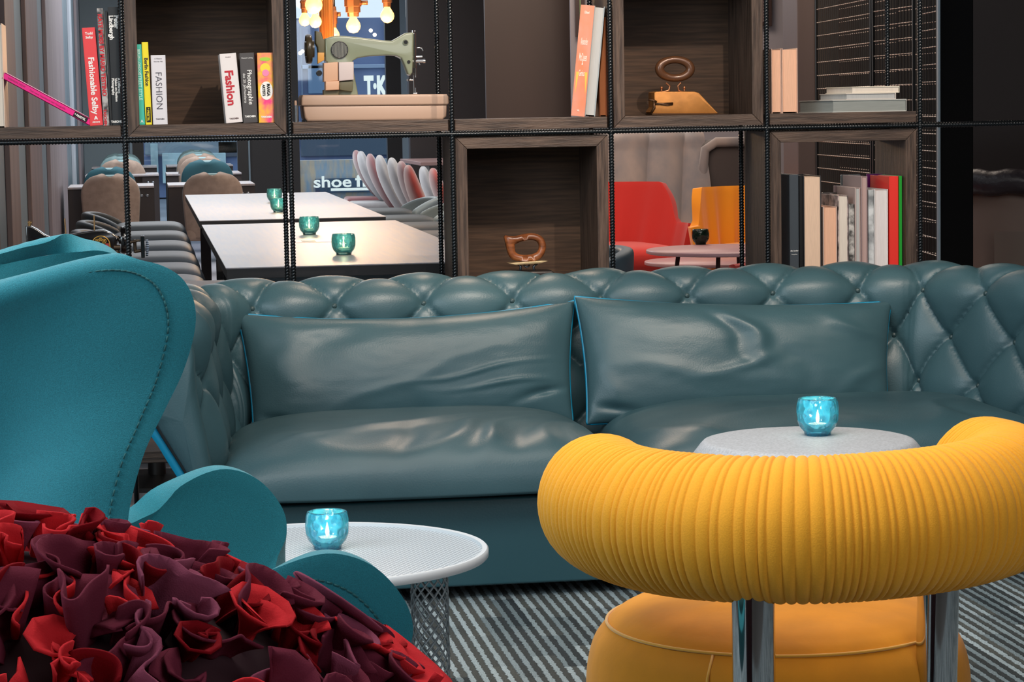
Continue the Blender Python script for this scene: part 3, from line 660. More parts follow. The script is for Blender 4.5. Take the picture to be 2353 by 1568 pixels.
# buttons
BT = M('teal_leather_button', (52, 72, 74), .35)
cnt = 0
for i in range(-6, 24):
    for r_ in (-2, -1, 0, 1):
        s = s_ref+i*A_+(A_/2 if r_ % 2 else 0); t = tb+r_*B_
        if not (.12 < s < LP-.12) or t < .08: continue
        p, n = at_s(s); a, z, nn, nz_ = at_t(t); c = p+n*(a-.002*nn); c.z = z-.002*nz_
        d = (n*nn+Vector((0, 0, nz_))).normalized(); Q = d.to_track_quat('Z', 'Y').to_matrix().to_4x4(); Q.translation = c
        MB().lathe([(.0075, -.002), (.0075, .001), (.005, .0035), (0, .0045)], (0, 0, 0), 12, M4=Q).build('button', BT, sofa, True); cnt += 1
def pillow(name, c4, th, mat, parent, back=.5, sag=(0, 0, 0, 0), px=2.6, ex=.42, nrm=None, wr=None, nu=120, nv=70, round_=0.):
    """c4 = TL,TR,BR,BL world corners; sag = bulge of top,right,bottom,left edges (+ = outward)"""
    TL, TR, BR, BL = [Vector(c) for c in c4]; ux = ((TR-TL)+(BR-BL)).normalized(); uy = ((TL-BL)+(TR-BR)).normalized(); N = nrm or ux.cross(uy).normalized()
    V = []; fr_ = []; bk = []
    for side in (0, 1):
        for i in range(nu+1):
            for j in range(nv+1):
                # denser near the edges
                u = .5-.5*cos(pi*i/nu); v = .5-.5*cos(pi*j/nv)
                p = (BL*(1-u)+BR*u)*(1-v)+(TL*(1-u)+TR*u)*v
                p = p+uy*(sag[0]*v*4*u*(1-u)-sag[2]*(1-v)*4*u*(1-u))+ux*(sag[1]*u*4*v*(1-v)-sag[3]*(1-u)*4*v*(1-v))
                a = abs(2*u-1); b_ = abs(2*v-1)
                h = max(0, (1-a**px)*(1-b_**px))**ex
                w = wr(u, v, side) if wr else 0
                edge = min(1, (1-a)*6)*min(1, (1-b_)*5)
                hh = (h*th*(1-back)+w*edge) if side == 0 else -(h*th*back)
                V.append(p+N*hh)
    n1 = (nu+1)*(nv+1); F = grid_faces(nu+1, nv+1); F2 = [(a+n1, d+n1, c+n1, b+n1) for a, b, c, d in F]
    me = mesh(name, V, F+F2, mat); bm = bmesh.new(); bm.from_mesh(me); bmesh.ops.remove_doubles(bm, verts=bm.verts, dist=1e-5); bmesh.ops.recalc_face_normals(bm, faces=bm.faces); bm.to_mesh(me); bm.free()
    def edgeline(n=80):
        L = []
        for (ua, va, ub, vb) in ((0, 0, 0, 1), (0, 1, 1, 1), (1, 1, 1, 0), (1, 0, 0, 0)):
            for k in range(n):
                t = k/n; u = ua+(ub-ua)*t; v = va+(vb-va)*t
                p = (BL*(1-u)+BR*u)*(1-v)+(TL*(1-u)+TR*u)*v
                p = p+uy*(sag[0]*v*4*u*(1-u)-sag[2]*(1-v)*4*u*(1-u))+ux*(sag[1]*u*4*v*(1-v)-sag[3]*(1-u)*4*v*(1-v)); L.append(p)
        return L
    return link(name, me, parent), edgeline()
def ridge(u, v, cu, cv, ang, wid, ln, amp):
    x = (u-cu)*cos(ang)+(v-cv)*sin(ang); y = -(u-cu)*sin(ang)+(v-cv)*cos(ang)
    x += .02*sin(y*14+cu*9)
    return amp*math.exp(-(x/wid)**2-(y/ln)**2)
def fab(u, v, k=0): return .0030*nse((u*3+k, v*2, k), 1.3)+.0005*nse((u*7+k, v*7, k), 2.4)
# seat cushions (rest on the base, lift off: things of their own)
def wr_seat_l(u, v, s):
    w = 0
    for (cu, cv, an, wd, ln, am) in ((.60, .20, -.45, .030, .22, .012), (.67, .16, -.40, .022, .18, .011), (.52, .36, -.9, .035, .3, .009), (.38, .28, -1.1, .03, .25, .007), (.83, .18, -.3, .03, .2, .007), (.90, .25, -.15, .02, .2, .006), (.25, .15, .6, .05, .2, .006), (.45, .12, -.2, .03, .16, -.008), (.74, .12, -.4, .03, .18, -.008)):
        w += ridge(u, v, cu, cv, an, wd, ln, am)
    return w+fab(u, v, 1)*2
def wr_seat_r(u, v, s):
    w = 0
    for (cu, cv, an, wd, ln, am) in ((.10, .2, .5, .04, .25, .010), (.30, .3, -.7, .05, .3, .008), (.74, .3, -.3, .03, .25, .010), (.80, .22, .2, .03, .22, -.008), (.5, .1, .2, .05, .2, .006)): w += ridge(u, v, cu, cv, an, wd, ln, am)
    return w+fab(u, v, 5)*2
zc = .292
def seat(name, label, xl, xr, wr, yb=6.84, yf=6.02):
    t = thing(name, label, 'seat cushion', ((xl+xr)/2, 6.4, .262), 0, 'leather seat cushions on the sofa')
    o, ed = pillow('cushion_cover', [(xl+.05, yb, zc), (xr-.01, yb, zc), (xr, yf, zc), (xl, yf, zc)], .165, LEA, t, back=.13, px=4.6, ex=.36, sag=(0, .0, .03, .0), wr=wr, nu=150, nv=100)
seat('seat_cushion', 'left teal leather seat cushion with deep creases at its front', .155, 1.196, wr_seat_l)
seat('seat_cushion', 'right teal leather seat cushion partly behind the pale stone table', 1.202, 2.38, wr_seat_r)
def wr_bk_l(u, v, s):
    w = 0
    for (cu, cv, an, wd, ln, am) in ((.70, .42, -1.25, .018, .20, .006), (.78, .30, -1.45, .02, .14, .007), (.93, .22, -1.0, .03, .12, -.012), (.08, .12, .7, .03, .1, -.014), (.26, .75, -.5, .08, .2, -.010), (.45, .35, -.8, .04, .35, .004), (.5, .12, .1, .04, .12, -.006), (.12, .5, 0, .05, .5, .006)): w += ridge(u, v, cu, cv, an, wd, ln, am)
    return w+fab(u, v, 2)*1.6
def wr_bk_r(u, v, s):
    w = 0
    for (cu, cv, an, wd, ln, am) in ((.52, .66, .25, .030, .22, .014), (.46, .66, .25, .03, .22, -.009), (.50, .40, -.8, .04, .15, .008), (.08, .10, .8, .03, .10, -.016), (.05, .3, .1, .04, .3, .008), (.85, .75, .6, .04, .18, .008), (.93, .3, -.6, .04, .3, .005), (.30, .35, 1.2, .06, .3, .006), (.66, .45, .3, .04, .3, -.005)): w += ridge(u, v, cu, cv, an, wd, ln, am)
    return w+fab(u, v, 8)*1.6
def bcush(label, c4, wr, sag, **k):
    q = [W(a, b, Y=y) for a, b, y in c4]; m = sum(q, Vector())/4
    t = thing('back_cushion', label, 'cushion', (m.x, m.y, q[2].z), 0, 'leather back cushions on the sofa')
    o, ed = pillow('cushion_cover', q, .17, LEA, t, back=.42, px=2.4, ex=.46, sag=sag, wr=wr, nu=150, nv=90)
    MB().tube([e+Vector((0, .004, .0)) for e in ed], .0042, 6, closed=True).build('piping', CYAN, t, True, label='bright cyan piping')
bcush('left teal leather back cushion with a sagging top edge', ((546, 722, 6.87), (1320, 692, 6.87), (1316, 968, 6.74), (584, 1008, 6.74)), wr_bk_l, (-.035, -.012, .0, -.010))
bcush('right teal leather back cushion with a pointed left corner', ((1321, 683, 6.84), (2048, 694, 6.87), (2042, 944, 6.74), (1350, 975, 6.70)), wr_bk_r, (-.020, -.012, .0, -.012))
# ---------------- teal wing chair ---------------------------------------------------------
eg = thing('wing_chair', 'teal wool wing lounge chair with sculpted shell at the left edge', 'lounge chair', (-.038, 3.09, 0), radians(8))
EM = WM[eg.name]
rimh = [(.30, 0, .42), (.30, .13, .43), (.28, .24, .47), (.258, .30, .54), (.265, .34, .60), (.277, .352, .65), (.265, .358, .69), (.23, .36, .728), (.18, .358, .743), (.12, .352, .725), (.07, .342, .692), (.02, .33, .678), (-.012, .318, .70), (-.033, .308, .745), (-.033, .298, .79), (-.015, .29, .85), (.012, .28, .90), (.038, .272, .95), (.054, .268, 1.008), (.044, .262, 1.048), (.014, .256, 1.067), (-.03, .25, 1.069), (-.085, .238, 1.056), (-.15, .21, 1.040), (-.22, .14, 1.02), (-.26, 0, 1.0)]
spineh = [(.30, 0, .42), (.25, 0, .37), (.19, 0, .335), (.12, 0, .32), (.05, 0, .315), (-.01, 0, .315), (-.06, 0, .32), (-.11, 0, .335), (-.15, 0, .36), (-.19, 0, .39), (-.22, 0, .42), (-.25, 0, .46), (-.275, 0, .50), (-.295, 0, .55), (-.31, 0, .60), (-.322, 0, .65), (-.332, 0, .71), (-.34, 0, .77), (-.345, 0, .83), (-.345, 0, .88), (-.34, 0, .92), (-.332, 0, .95), (-.32, 0, .97), (-.305, 0, .985), (-.285, 0, .993), (-.26, 0, 1.0)]
NR = 150
rim = spl(rimh, NR); spn = spl(spineh, NR)
NC = 36; Vo = []
for i in range(NR+1):
    for j in range(-NC, NC+1):
        f_ = abs(j)/NC; sg_ = 1 if j >= 0 else -1; R_ = rim[i]; S_ = spn[i]
        # elliptic section: leaves the spine sideways, reaches the rim going forward
        a = f_*pi/2; ca, sa = cos(a), sin(a)
        x = R_.x+(S_.x-R_.x)*ca**1.0; y = R_.y*sa**.80; 
        zf = 1-ca; k = i/NR; ez = 1.0+.4*max(0, min(1, (k-.46)/.10)); z = S_.z+(R_.z-S_.z)*(1-ca**ez)
        kk = max(0, min(1, (k-.46)/.10)); y -= .048*kk*math.exp(-((f_-.62)/.16)**2)*max(0, min(1, (.86-k)/.22))*min(1, R_.y/.26)**2
        Vo.append(Vector((x, sg_*y, z)))
Vo = [EM @ v for v in Vo]
me = mesh('shell', Vo, grid_faces(NR+1, 2*NC+1), TEAL); 
sh = link('shell', me, eg)
bm = bmesh.new(); bm.from_mesh(sh.data); bmesh.ops.remove_doubles(bm, verts=bm.verts, dist=1e-5); bm.to_mesh(sh.data); bm.free()
sh.data.materials.append(TEALIN)
md = sh.modifiers.new('thickness', 'SOLIDIFY'); md.thickness = .034; md.offset = 0; md.material_offset = 0; md.use_even_offset = False
md = sh.modifiers.new('round', 'BEVEL'); md.width = .012; md.segments = 3; md.limit_method = 'ANGLE'; md.angle_limit = radians(50)
# stitched seam following the rim, just inside the outer face
for sg_ in (-1, 1):
    pts = []
    for i in range(6, NR-3):
        R_ = rim[i]; S_ = spn[i]; a = .955*pi/2
        ca, sa = cos(a), sin(a); pts.append((R_.x+(S_.x-R_.x)*ca, sg_*(R_.y*sa**.8), S_.z+(R_.z-S_.z)*(1-ca**(1.0+.4*max(0, min(1, (i/NR-.46)/.10))))))
    n_ = len(pts); mb = MB()
    for i in range(1, n_-1):
        t = (Vector(pts[i+1])-Vector(pts[i-1])).normalized(); out = Vector((-.25, sg_*1., .0)); out = (out-t*out.dot(t)).normalized()
        c = Vector(pts[i])+out*.0175; mb.tube([EM @ (c-t*.0035), EM @ (c+out*.0006), EM @ (c+t*.0035)], .0011, 5)
    mb.build('stitched_seam', EDGE, eg, True)
# cushion inside and swivel base
pillow('seat_pad', [EM @ Vector(v) for v in ((-.20, .24, .44), (-.20, -.24, .44), (.27, -.25, .45), (.27, .25, .45))], .09, TEALIN, eg, px=3, ex=.4, nu=40, nv=40, nrm=Vector((0, 0, 1)))
mb = MB().lathe([(.025, .04), (.02, .30)], tuple(EM @ Vector((.02, 0, 0))), 24); mb.build('column', CHROME, eg, True, 40)
mb = MB()
for k in range(4):
    a = pi/4+k*pi/2; mb.tube([EM @ Vector((.02, 0, .06)), EM @ Vector((.02+.12*cos(a), .12*sin(a), .045)), EM @ Vector((.02+.29*cos(a), .29*sin(a), .018))], [.02, .016, .012], 10)
mb.build('star_base', CHROME, eg, True)
# ---------------- yellow ring chair --------------------------------------------------------
rc_ = Vector((.960, 3.53, 0))
yc = thing('ring_chair', 'mustard yellow armchair with a fat ribbed ring back on chrome tubes', 'armchair', tuple(rc_))
ZP = .660; RP = .304; NA = 1500; a0, a1 = radians(-106), radians(114); rt = .0985
pts = []; rad = []
random.seed(5)
ph = 0; rib = []
# irregular ribs
x = 0; edges = [0]
while x < RP*(a1-a0): x += random.uniform(.007, .0165); edges.append(x)
V = []; NK = 40; ei = 0
for i in range(NA+1):
    t = i/NA; a = a0+(a1-a0)*t; s = RP*(a1-a0)*t
    while ei < len(edges)-2 and s > edges[ei+1]: ei += 1
    fr_ = (s-edges[ei])/(edges[ei+1]-edges[ei]); wv = abs(sin(pi*min(1, max(0, fr_))))**.55
    end = min(s, RP*(a1-a0)-s); cap = sqrt(max(0, 1-(1-min(1, end/.085))**2))
    c = rc_+Vector((RP*sin(a), -RP*cos(a), ZP+.004*sin(2*a)))
    o_ = Vector((sin(a), -cos(a), 0))
    for k in range(NK):
        an = 2*pi*k/NK
        r = (rt-.0030+.0040*wv*min(1, end/.05)+.0012*nse((s*3, an, 1), 2))*cap
        V.append(c+o_*(r*cos(an)*.97)+Vector((0, 0, 1))*(r*sin(an)*1.03))
F = [(i*NK+k, i*NK+(k+1) % NK, (i+1)*NK+(k+1) % NK, (i+1)*NK+k) for i in range(NA) for k in range(NK)]
link('ribbed_bolster', mesh('ribbed_bolster', V, F, YEL), yc)
mb_leg = []
for (px_, Y_, dx_) in ((1731, 3.245, 0), (2158, 3.365, -.012)):
    q = W(px_, 1400, Y=Y_)
    MB().tube([(q.x+dx_*(1), Y_+.0, .03), (q.x, Y_, ZP-.04)], .0300, 40).build('leg', CHROME, yc, True, 60)
mb = MB(); mb.tube([rc_+Vector((.30*sin(2*pi*k/48), -.29*cos(2*pi*k/48), .027)) for k in range(48)], .026, 16, closed=True); mb.build('floor_ring', CHROME, yc, True)
SCX = Vector((.938, 3.60, 0)); seam_r = .262
prf = [(0, .498), (.10, .496), (.20, .486), (.240, .472), (.258, .458), (.2585, .456), (.264, .452), (.282, .425), (.292, .38), (.292, .32), (.280, .27), (.25, .24), (.20, .225), (0, .22)]
sm = spl([Vector((a, 0, b)) for a, b in prf], 90); 
V = []; n_ = 120
for p in sm:
    for k in range(n_):
        a = 2*pi*k/n_; r = max(0, p.x); cr = .0025*sin(a*60)*max(0, 1-abs(p.z-.41)/.04) if abs(((a+radians(125)+pi) % (2*pi))-pi) < .22 else 0
        V.append((SCX.x+(r+cr)*cos(a), SCX.y+(r+cr)*sin(a), p.z+.002*nse((cos(a)*2, sin(a)*2, r*9), 1.5)))
link('seat', mesh('seat', V, [(i*n_+k, i*n_+(k+1) % n_, (i+1)*n_+(k+1) % n_, (i+1)*n_+k) for i in range(90) for k in range(n_)], VEL), yc)
MB().tube([SCX+Vector((.2605*cos(2*pi*k/90), .2605*sin(2*pi*k/90), .4575)) for k in range(90)], .0024, 8, closed=True).build('seat_seam', M('velvet_seam', (214, 156, 40), .7, sheen=.6), yc, True)
a = radians(-125)
MB().tube([SCX+Vector((r*cos(a), r*sin(a), z)) for r, z in ((.262, .455), (.2835, .425), (.294, .38), (.294, .32), (.282, .27))], .0022, 6).build('seat_seam', _m['velvet_seam'], yc, True)
MB().lathe([(.19, .03), (.19, .23)], tuple(SCX), 40).build('seat_plinth', BLK, yc, True, 40)
# ---------------- side tables --------------------------------------------------------------
tc_ = Vector((1.32, 4.80, 0)); zt = .563
wt = thing('stone_side_table', 'round pale stone side table between the sofa and the yellow chair', 'side table', tuple(tc_))
MB().lathe([(0, zt), (.205, zt), (.213, zt-.002), (.219, zt-.008), (.236, zt-.030), (.238, zt-.038), (.230, zt-.052), (.17, zt-.10), (.095, zt-.20), (.08, .25), (.10, .10), (.16, .02), (.165, 0)], tuple(tc_), 96).build('table_body', STONE, wt, True, 55)
pc = Vector((.314, 4.70, 0)); zt2 = .396; R2 = .329
pt_ = thing('perforated_side_table', 'round white perforated metal side table on lattice columns', 'side table', tuple(pc))
PERF = bpy.data.materials.new('perforated_white_metal'); PERF.use_nodes = True
nt = PERF.node_tree; b = nt.nodes['Principled BSDF']; b.inputs['Roughness'].default_value = .42
tcn = nt.nodes.new('ShaderNodeTexCoord'); mp = nt.nodes.new('ShaderNodeMapping'); mp.inputs['Rotation'].default_value = (0, 0, .5); mp.inputs['Scale'].default_value = (1, 1, 0)
nt.links.new(tcn.outputs['Object'], mp.inputs[0]); vo = nt.nodes.new('ShaderNodeTexVoronoi'); vo.inputs['Scale'].default_value = 115; vo.inputs['Randomness'].default_value = 0.0
nt.links.new(mp.outputs[0], vo.inputs['Vector']); cr2 = nt.nodes.new('ShaderNodeValToRGB'); cr2.color_ramp.elements[0].position = .30; cr2.color_ramp.elements[0].color = C3((120, 132, 142)); cr2.color_ramp.elements[1].position = .38; cr2.color_ramp.elements[1].color = C3((196, 204, 210))
nt.links.new(vo.outputs['Distance'], cr2.inputs[0]); nt.links.new(cr2.outputs[0], b.inputs['Base Color'])
MB().lathe([(0, zt2-.006), (R2-.012, zt2-.006), (R2-.012, zt2-.012), (0, zt2-.012)], tuple(pc), 96).build('perforated_top', PERF, pt_, True, 40)
MB().lathe([(R2-.013, zt2-.012), (R2-.012, zt2), (R2-.003, zt2+.001), (R2, zt2-.002), (R2, zt2-.014), (R2-.003, zt2-.017), (R2-.014, zt2-.015), (R2-.013, zt2-.012)], tuple(pc), 128, caps=False).build('rim', WHT, pt_, True, 50)
LAT = M('galvanised_lattice', (150, 158, 162), .4, .5)
q = W(988, 1400, Y=4.66); c0 = Vector((q.x, 4.66, 0)); rad_ = (c0-pc)
for k in range(3):
    a = 2*pi*k/3; c = pc+Vector((rad_.x*cos(a)-rad_.y*sin(a), rad_.x*sin(a)+rad_.y*cos(a), 0))
    mb = MB(); rl = .036
    for sgn in (-1, 1):
        for m in range(13):
            mb.tube([c+Vector((rl*cos(2*pi*m/13+sgn*z*22), rl*sin(2*pi*m/13+sgn*z*22), z)) for z in [.004+.0205*i for i in range(19)]], .0019, 4)
    mb.tube([c+Vector((rl*cos(.3*i), rl*sin(.3*i), .003)) for i in range(21)], .003, 6, closed=True)
    mb.build('lattice_leg', LAT, pt_, True)
# ---------------- candle glasses -----------------------------------------------------------
def glassmat(name, tint, tr_tint, f=.55):
    m = bpy.data.materials.new(name); m.use_nodes = True; nt = m.node_tree; nt.nodes.clear(); N = nt.nodes.new; L = nt.links.new
    out = N('ShaderNodeOutputMaterial'); tr = N('ShaderNodeBsdfTransparent'); tl = N('ShaderNodeBsdfTranslucent'); df = N('ShaderNodeBsdfDiffuse'); gl = N('ShaderNodeBsdfGlossy')
    tcn = N('ShaderNodeTexCoord'); vo = N('ShaderNodeTexVoronoi'); vo.inputs['Scale'].default_value = 62; L(tcn.outputs['Object'], vo.inputs['Vector'])
    bp = N('ShaderNodeBump'); bp.inputs['Strength'].default_value = .8; bp.inputs['Distance'].default_value = .004; L(vo.outputs['Distance'], bp.inputs['Height'])
    mx = N('ShaderNodeMix'); mx.data_type = 'RGBA'; mx.inputs[6].default_value = C3(tint); mx.inputs[7].default_value = C3(tuple(min(255, int(c*1.45+25)) for c in tint)); L(vo.outputs['Distance'], mx.inputs[0])
    L(mx.outputs[2], tl.inputs[0]); L(mx.outputs[2], df.inputs[0]); tr.inputs[0].default_value = C3(tr_tint); gl.inputs['Roughness'].default_value = .08
    a = N('ShaderNodeMixShader'); a.inputs[0].default_value = .5; L(tl.outputs[0], a.inputs[1]); L(df.outputs[0], a.inputs[2])
    b = N('ShaderNodeMixShader'); b.inputs[0].default_value = f; L(tr.outputs[0], b.inputs[1]); L(a.outputs[0], b.inputs[2])
    fr_ = N('ShaderNodeFresnel'); fr_.inputs[0].default_value = 1.5; L(bp.outputs[0], fr_.inputs['Normal']); L(bp.outputs[0], gl.inputs['Normal'])
    c = N('ShaderNodeMixShader'); L(fr_.outputs[0], c.inputs[0]); L(b.outputs[0], c.inputs[1]); L(gl.outputs[0], c.inputs[2]); L(c.outputs[0], out.inputs[0]); return m
GT = glassmat('turquoise_glass', (40, 128, 170), (208, 232, 244), .42); GG = glassmat('green_glass', (34, 100, 116), (212, 234, 232), .40); GB = glassmat('black_green_glass', (8, 20, 16), (70, 100, 80), .8)
FLM = M('candle_flame', (255, 214, 150), emit=((255, 206, 140), 14)); WAX = M('white_wax', (235, 225, 205), .5, emit=((255, 190, 110), .25))
def facet(r, a, z): return r*(1-.035*abs(sin(a*3))**2)
def votive(loc, label, mat, grp, d=.085, tlabel=''):
    x, y, z = loc; r = d/2; t = thing('candle_holder', label, 'candle holder', loc, 0, grp)
    pr = [(r*.62, 0), (r*.64, .006), (r*.66, .008), (r*.86, .018), (r*.97, .03), (r*1.0, .045), (r*.985, .060), (r*.93, .070), (r*.90, .074)]
    k_ = d/.085; ins = [(a-.0035, b) for a, b in pr[::-1]][:-2]+[(r*.56, .010), (0, .010)]
    V = []; n = 48; full = [(0, 0)]+pr+ins
    for (a, b) in full:
        for k in range(n):
            an = 2*pi*k/n; rr = facet(a, an, b); V.append((x+rr*cos(an), y+rr*sin(an), z+b*k_))
    F = [(i*n+k, i*n+(k+1) % n, (i+1)*n+(k+1) % n, (i+1)*n+k) for i in range(len(full)-1) for k in range(n)]
    link('glass', mesh('glass', V, F, mat), t)
    c = thing('tealight', tlabel, 'candle', (x, y, z+.012), 0, grp.replace('glasses', 'tealights'))
    MB().lathe([(.0, .0105), (.019, .0105), (.019, .024), (.017, .024), (0, .0235)], (x, y, z), 24).build('wax', WAX, c, True, 40)
    MB().lathe([(0, .024), (.003, .028), (.0042, .034), (.0030, .042), (.0012, .049), (0, .053)], (x, y, z), 12).build('flame', FLM, c, True)
    l = bpy.data.lights.new('candle_light', 'POINT'); l.energy = .35; l.color = (1, .72, .42); l.shadow_soft_size = .006; lo = bpy.data.objects.new('candle_light', l); COL.objects.link(lo); lo.location = (x, y, z+.06)
g1 = 'turquoise candle glasses in the lounge'; g2 = 'green candle glasses on the communal tables'
q = W(1879, 1000, Z=zt); votive((q.x, q.y, zt), 'turquoise candle glass on the round pale stone table', GT, g1, .088, 'lit tealight in the glass on the pale stone table')
q = W(753, 1262, Z=zt2-.006); votive((q.x, q.y, zt2-.006), 'turquoise candle glass on the white perforated table', GT, g1, .086, 'lit tealight in the glass on the perforated table')
ZT = .757
for (px_, py_, d, lb_) in ((790, 583, .083, 'at front right on the nearer communal table'), (711, 537, .083, 'beside the power strip on the nearer communal table'), (640, 486, .08, 'nearer one of two on the farther communal table'), (631, 463, .085, 'farthest one, rear of two on the farther communal table')):
    q = W(px_, py_, Z=ZT+.004); votive((q.x, q.y, ZT), 'green candle glass '+lb_, GG, g2, d, 'lit tealight '+lb_)
# ---------------- felt petal chair ---------------------------------------------------------
fc = thing('felt_petal_chair', 'armchair covered in red and maroon felt ruffles in the foreground', 'armchair', (-.22, 1.98, 0))
EC = Vector((-.195, 2.02, .40)); ER = Vector((.55, .36, .49))
def surf(a, b):   # a = azimuth around z (0 = +x), b = elevation
    return Vector((EC.x+ER.x*cos(b)*cos(a), EC.y+ER.y*cos(b)*sin(a), EC.z+ER.z*sin(b)))
mb = MB(); V = []; 
for i in range(41):
    for j in range(64):
        b_ = -.7+(pi/2+.7)*i/40; V.append(surf(2*pi*j/64, b_))
mb.raw(V, [(i*64+j, i*64+(j+1) % 64, (i+1)*64+(j+1) % 64, (i+1)*64+j) for i in range(40) for j in range(64)])
mb.build('padded_body', M('dark_maroon_felt', (46, 16, 24), .95), fc, True)
MB().lathe([(.30, 0), (.30, .1)], (EC.x, EC.y, 0), 32).build('base', BLK, fc, True, 40)
FR = [M('red_felt', (190, 38, 44), .95, 0, .1, bump=(700, .15)), M('maroon_felt', (100, 36, 52), .95, 0, .1, bump=(700, .15)), M('deep_red_felt', (118, 10, 20), .95, 0, .1, bump=(700, .15)), M('plum_felt', (124, 60, 80), .95, 0, .1, bump=(700, .15))]
def petal(c, n, rnd, big=1.):
    up = Vector((0, 0, 1)); t1 = n.cross(Vector((rnd.uniform(-1, 1), rnd.uniform(-1, 1), rnd.uniform(-1, 1)))).normalized(); t2 = n.cross(t1)
    L = rnd.uniform(.055, .105)*big; H = rnd.uniform(.036, .052)*big; NP = 20; NH = 6
    a = rnd.uniform(0, 6.28); A1 = rnd.choice((-1, 1))*rnd.uniform(1.5, 3.4); A2 = rnd.uniform(-2.2, 2.2); A3 = rnd.uniform(-1.6, 1.6); p2 = rnd.uniform(0, 6.28)
    path = []; x = y = 0; hd = a
    for i in range(NP+1):
        u = i/NP; path.append((x, y, hd)); hd = a+A1*u+A2*sin(pi*u*2+p2)*.8+A3*sin(pi*u*3); x += cos(hd)*L/NP; y += sin(hd)*L/NP
    mx = sum(p[0] for p in path)/len(path); my = sum(p[1] for p in path)/len(path)
    fl = rnd.uniform(-.35, .75); lean = Vector((rnd.uniform(-.3, .3), rnd.uniform(-.3, .3), 0)); V = []
    ck = rnd.uniform(.0, .35)
    for i, (x, y, hd) in enumerate(path):
        nx, ny = -sin(hd), cos(hd); u = i/NP; hl = H*(1-ck*abs(2*u-1)**2)
        for j in range(NH+1):
            h = j/NH; o_ = fl*h*h*H*.9; g = .35+.65*h
            X = (x-mx)*g+nx*o_+lean.x*h*H; Y_ = (y-my)*g+ny*o_+lean.y*h*H
            V.append(c+t1*X+t2*Y_+n*(hl*h*(1-.25*abs(fl)*h)-.004))
    return V, grid_faces(NP+1, NH+1)
rnd = random.Random(11); cand = []
tries = 0; pts_ = []
while tries < 60000 and len(pts_) < 900:
    tries += 1
    a = rnd.uniform(-pi, pi*.12) if rnd.random() < .85 else rnd.uniform(-pi, pi); b_ = rnd.uniform(.05, 1.5)
    p = surf(a, b_)
    if rnd.random() > cos(b_)+.12: continue
    if any((p-q_).length < .0195 for q_ in pts_): continue
    pts_.append(p)
def npx(p):
    d = p-Vector((0, 0, CH)); z = d.dot(fw); return 1176.5+FPX*d.dot(cr_)/z, 784-FPX*d.dot(cu_)/z
vis = []
for p in pts_:
    n = Vector(((p.x-EC.x)/ER.x**2, (p.y-EC.y)/ER.y**2, (p.z-EC.z)/ER.z**2)).normalized(); a, b_ = npx(p+n*.03)
    f_ = n.dot((Vector((0, 0, CH))-p).normalized()); inside = (-30 < a < 1200 and b_ < 1620)
    vis.append((-(1 if inside and f_ > -.1 else 0), -f_, len(vis), p, n))
vis.sort(key=lambda t: (t[0], t[1]))
rest = MB()
for k, (_, _, _, p, n) in enumerate(vis):
    m = rnd.choices([0, 1, 2, 3], weights=[.30, .34, .18, .18])[0]
    V, F = petal(p, n, rnd, rnd.uniform(.85, 1.15))
    if k < 96:
        o = link('felt_petal', mesh('felt_petal', V, F, FR[m]), fc); solid(o, .0022, 0)
    else: rest.raw(V, F)
o = rest.build('felt_ruffles', FR[1], fc, True, kind='stuff'); solid(o, .0022, 0)
o.data.materials.append(FR[0]); o.data.materials.append(FR[2])
mi = [0]*len(o.data.polygons)
for i in range(len(mi)): mi[i] = (i//120*7 % 3)
o.data.polygons.foreach_set('material_index', mi)
# ---------------- pale green sewing machine -------------------------------------------------
YM = YF+.17
GM = M('pale_green_enamel', (128, 134, 112), .28, 0, .5, coat=.3); BG = M('beige_plastic', (178, 148, 128), .4); PNK = M('pinkish_motor_plastic', (202, 158, 128), .45)
DOL = M('olive_shadow_plastic', (92, 86, 62), .5)  # plain olive plastic for the belt guard and lower housing
sw = thing('sewing_machine', 'pale green vintage sewing machine on a long beige base', 'sewing machine', (bx(855, 270, YM), YM, ZS))
def C2(pts, sc=4.611, ox=620, oy=0, Y=None):
    out = []
    for a, b in pts:
        q = W(ox+a/sc, oy+b/sc, Y=Y or YM); out.append((q.x, q.z))
    return out
def shift(pl, dz): return [(x, z+dz) for x, z in pl]
dz_ = 0
MB().prism(C2([(318, 1040), (330, 1010), (1840, 1000), (1856, 1025), (1860, 1095), (1846, 1112), (330, 1125), (316, 1118)]), YM-.085, YM+.085, .006).prism(C2([(332, 1120), (1846, 1108), (1838, 1235), (1800, 1272), (380, 1290), (350, 1250)]), YM-.08, YM+.08, .008).build('carrying_base', BG, sw, True, 40)
mb = MB()
for u in (390, 800, 1130, 1640, 1780):
    q = C2([(u, 1284)])[0]; mb.box(q[0]-.01, q[0]+.01, YM-.07, YM+.07, ZS, q[1]+.004)
mb.build('rubber_feet', BLK, sw)
MB().prism(C2([(578, 412), (640, 392), (700, 380), (800, 384), (1000, 406), (1180, 430), (1285, 436), (1345, 402), (1430, 352), (1500, 346), (1512, 360), (1508, 600), (1500, 770), (1480, 800), (1455, 790), (1418, 690), (1385, 620), (1330, 592), (1230, 588), (1040, 598), (920, 618), (868, 650), (880, 760), (925, 990), (925, 1012), (640, 1016), (620, 900), (600, 660), (582, 650)]), YM-.032, YM+.032, .012).build('machine_arm', GM, sw, True, 35)
MB().prism(C2([(478, 330), (540, 345), (560, 415), (580, 420), (580, 600), (510, 600), (500, 500), (478, 460)]), YM-.026, YM+.026, .006).build('belt_guard', DOL, sw, True, 35)
q = C2([(412, 520)])[0]
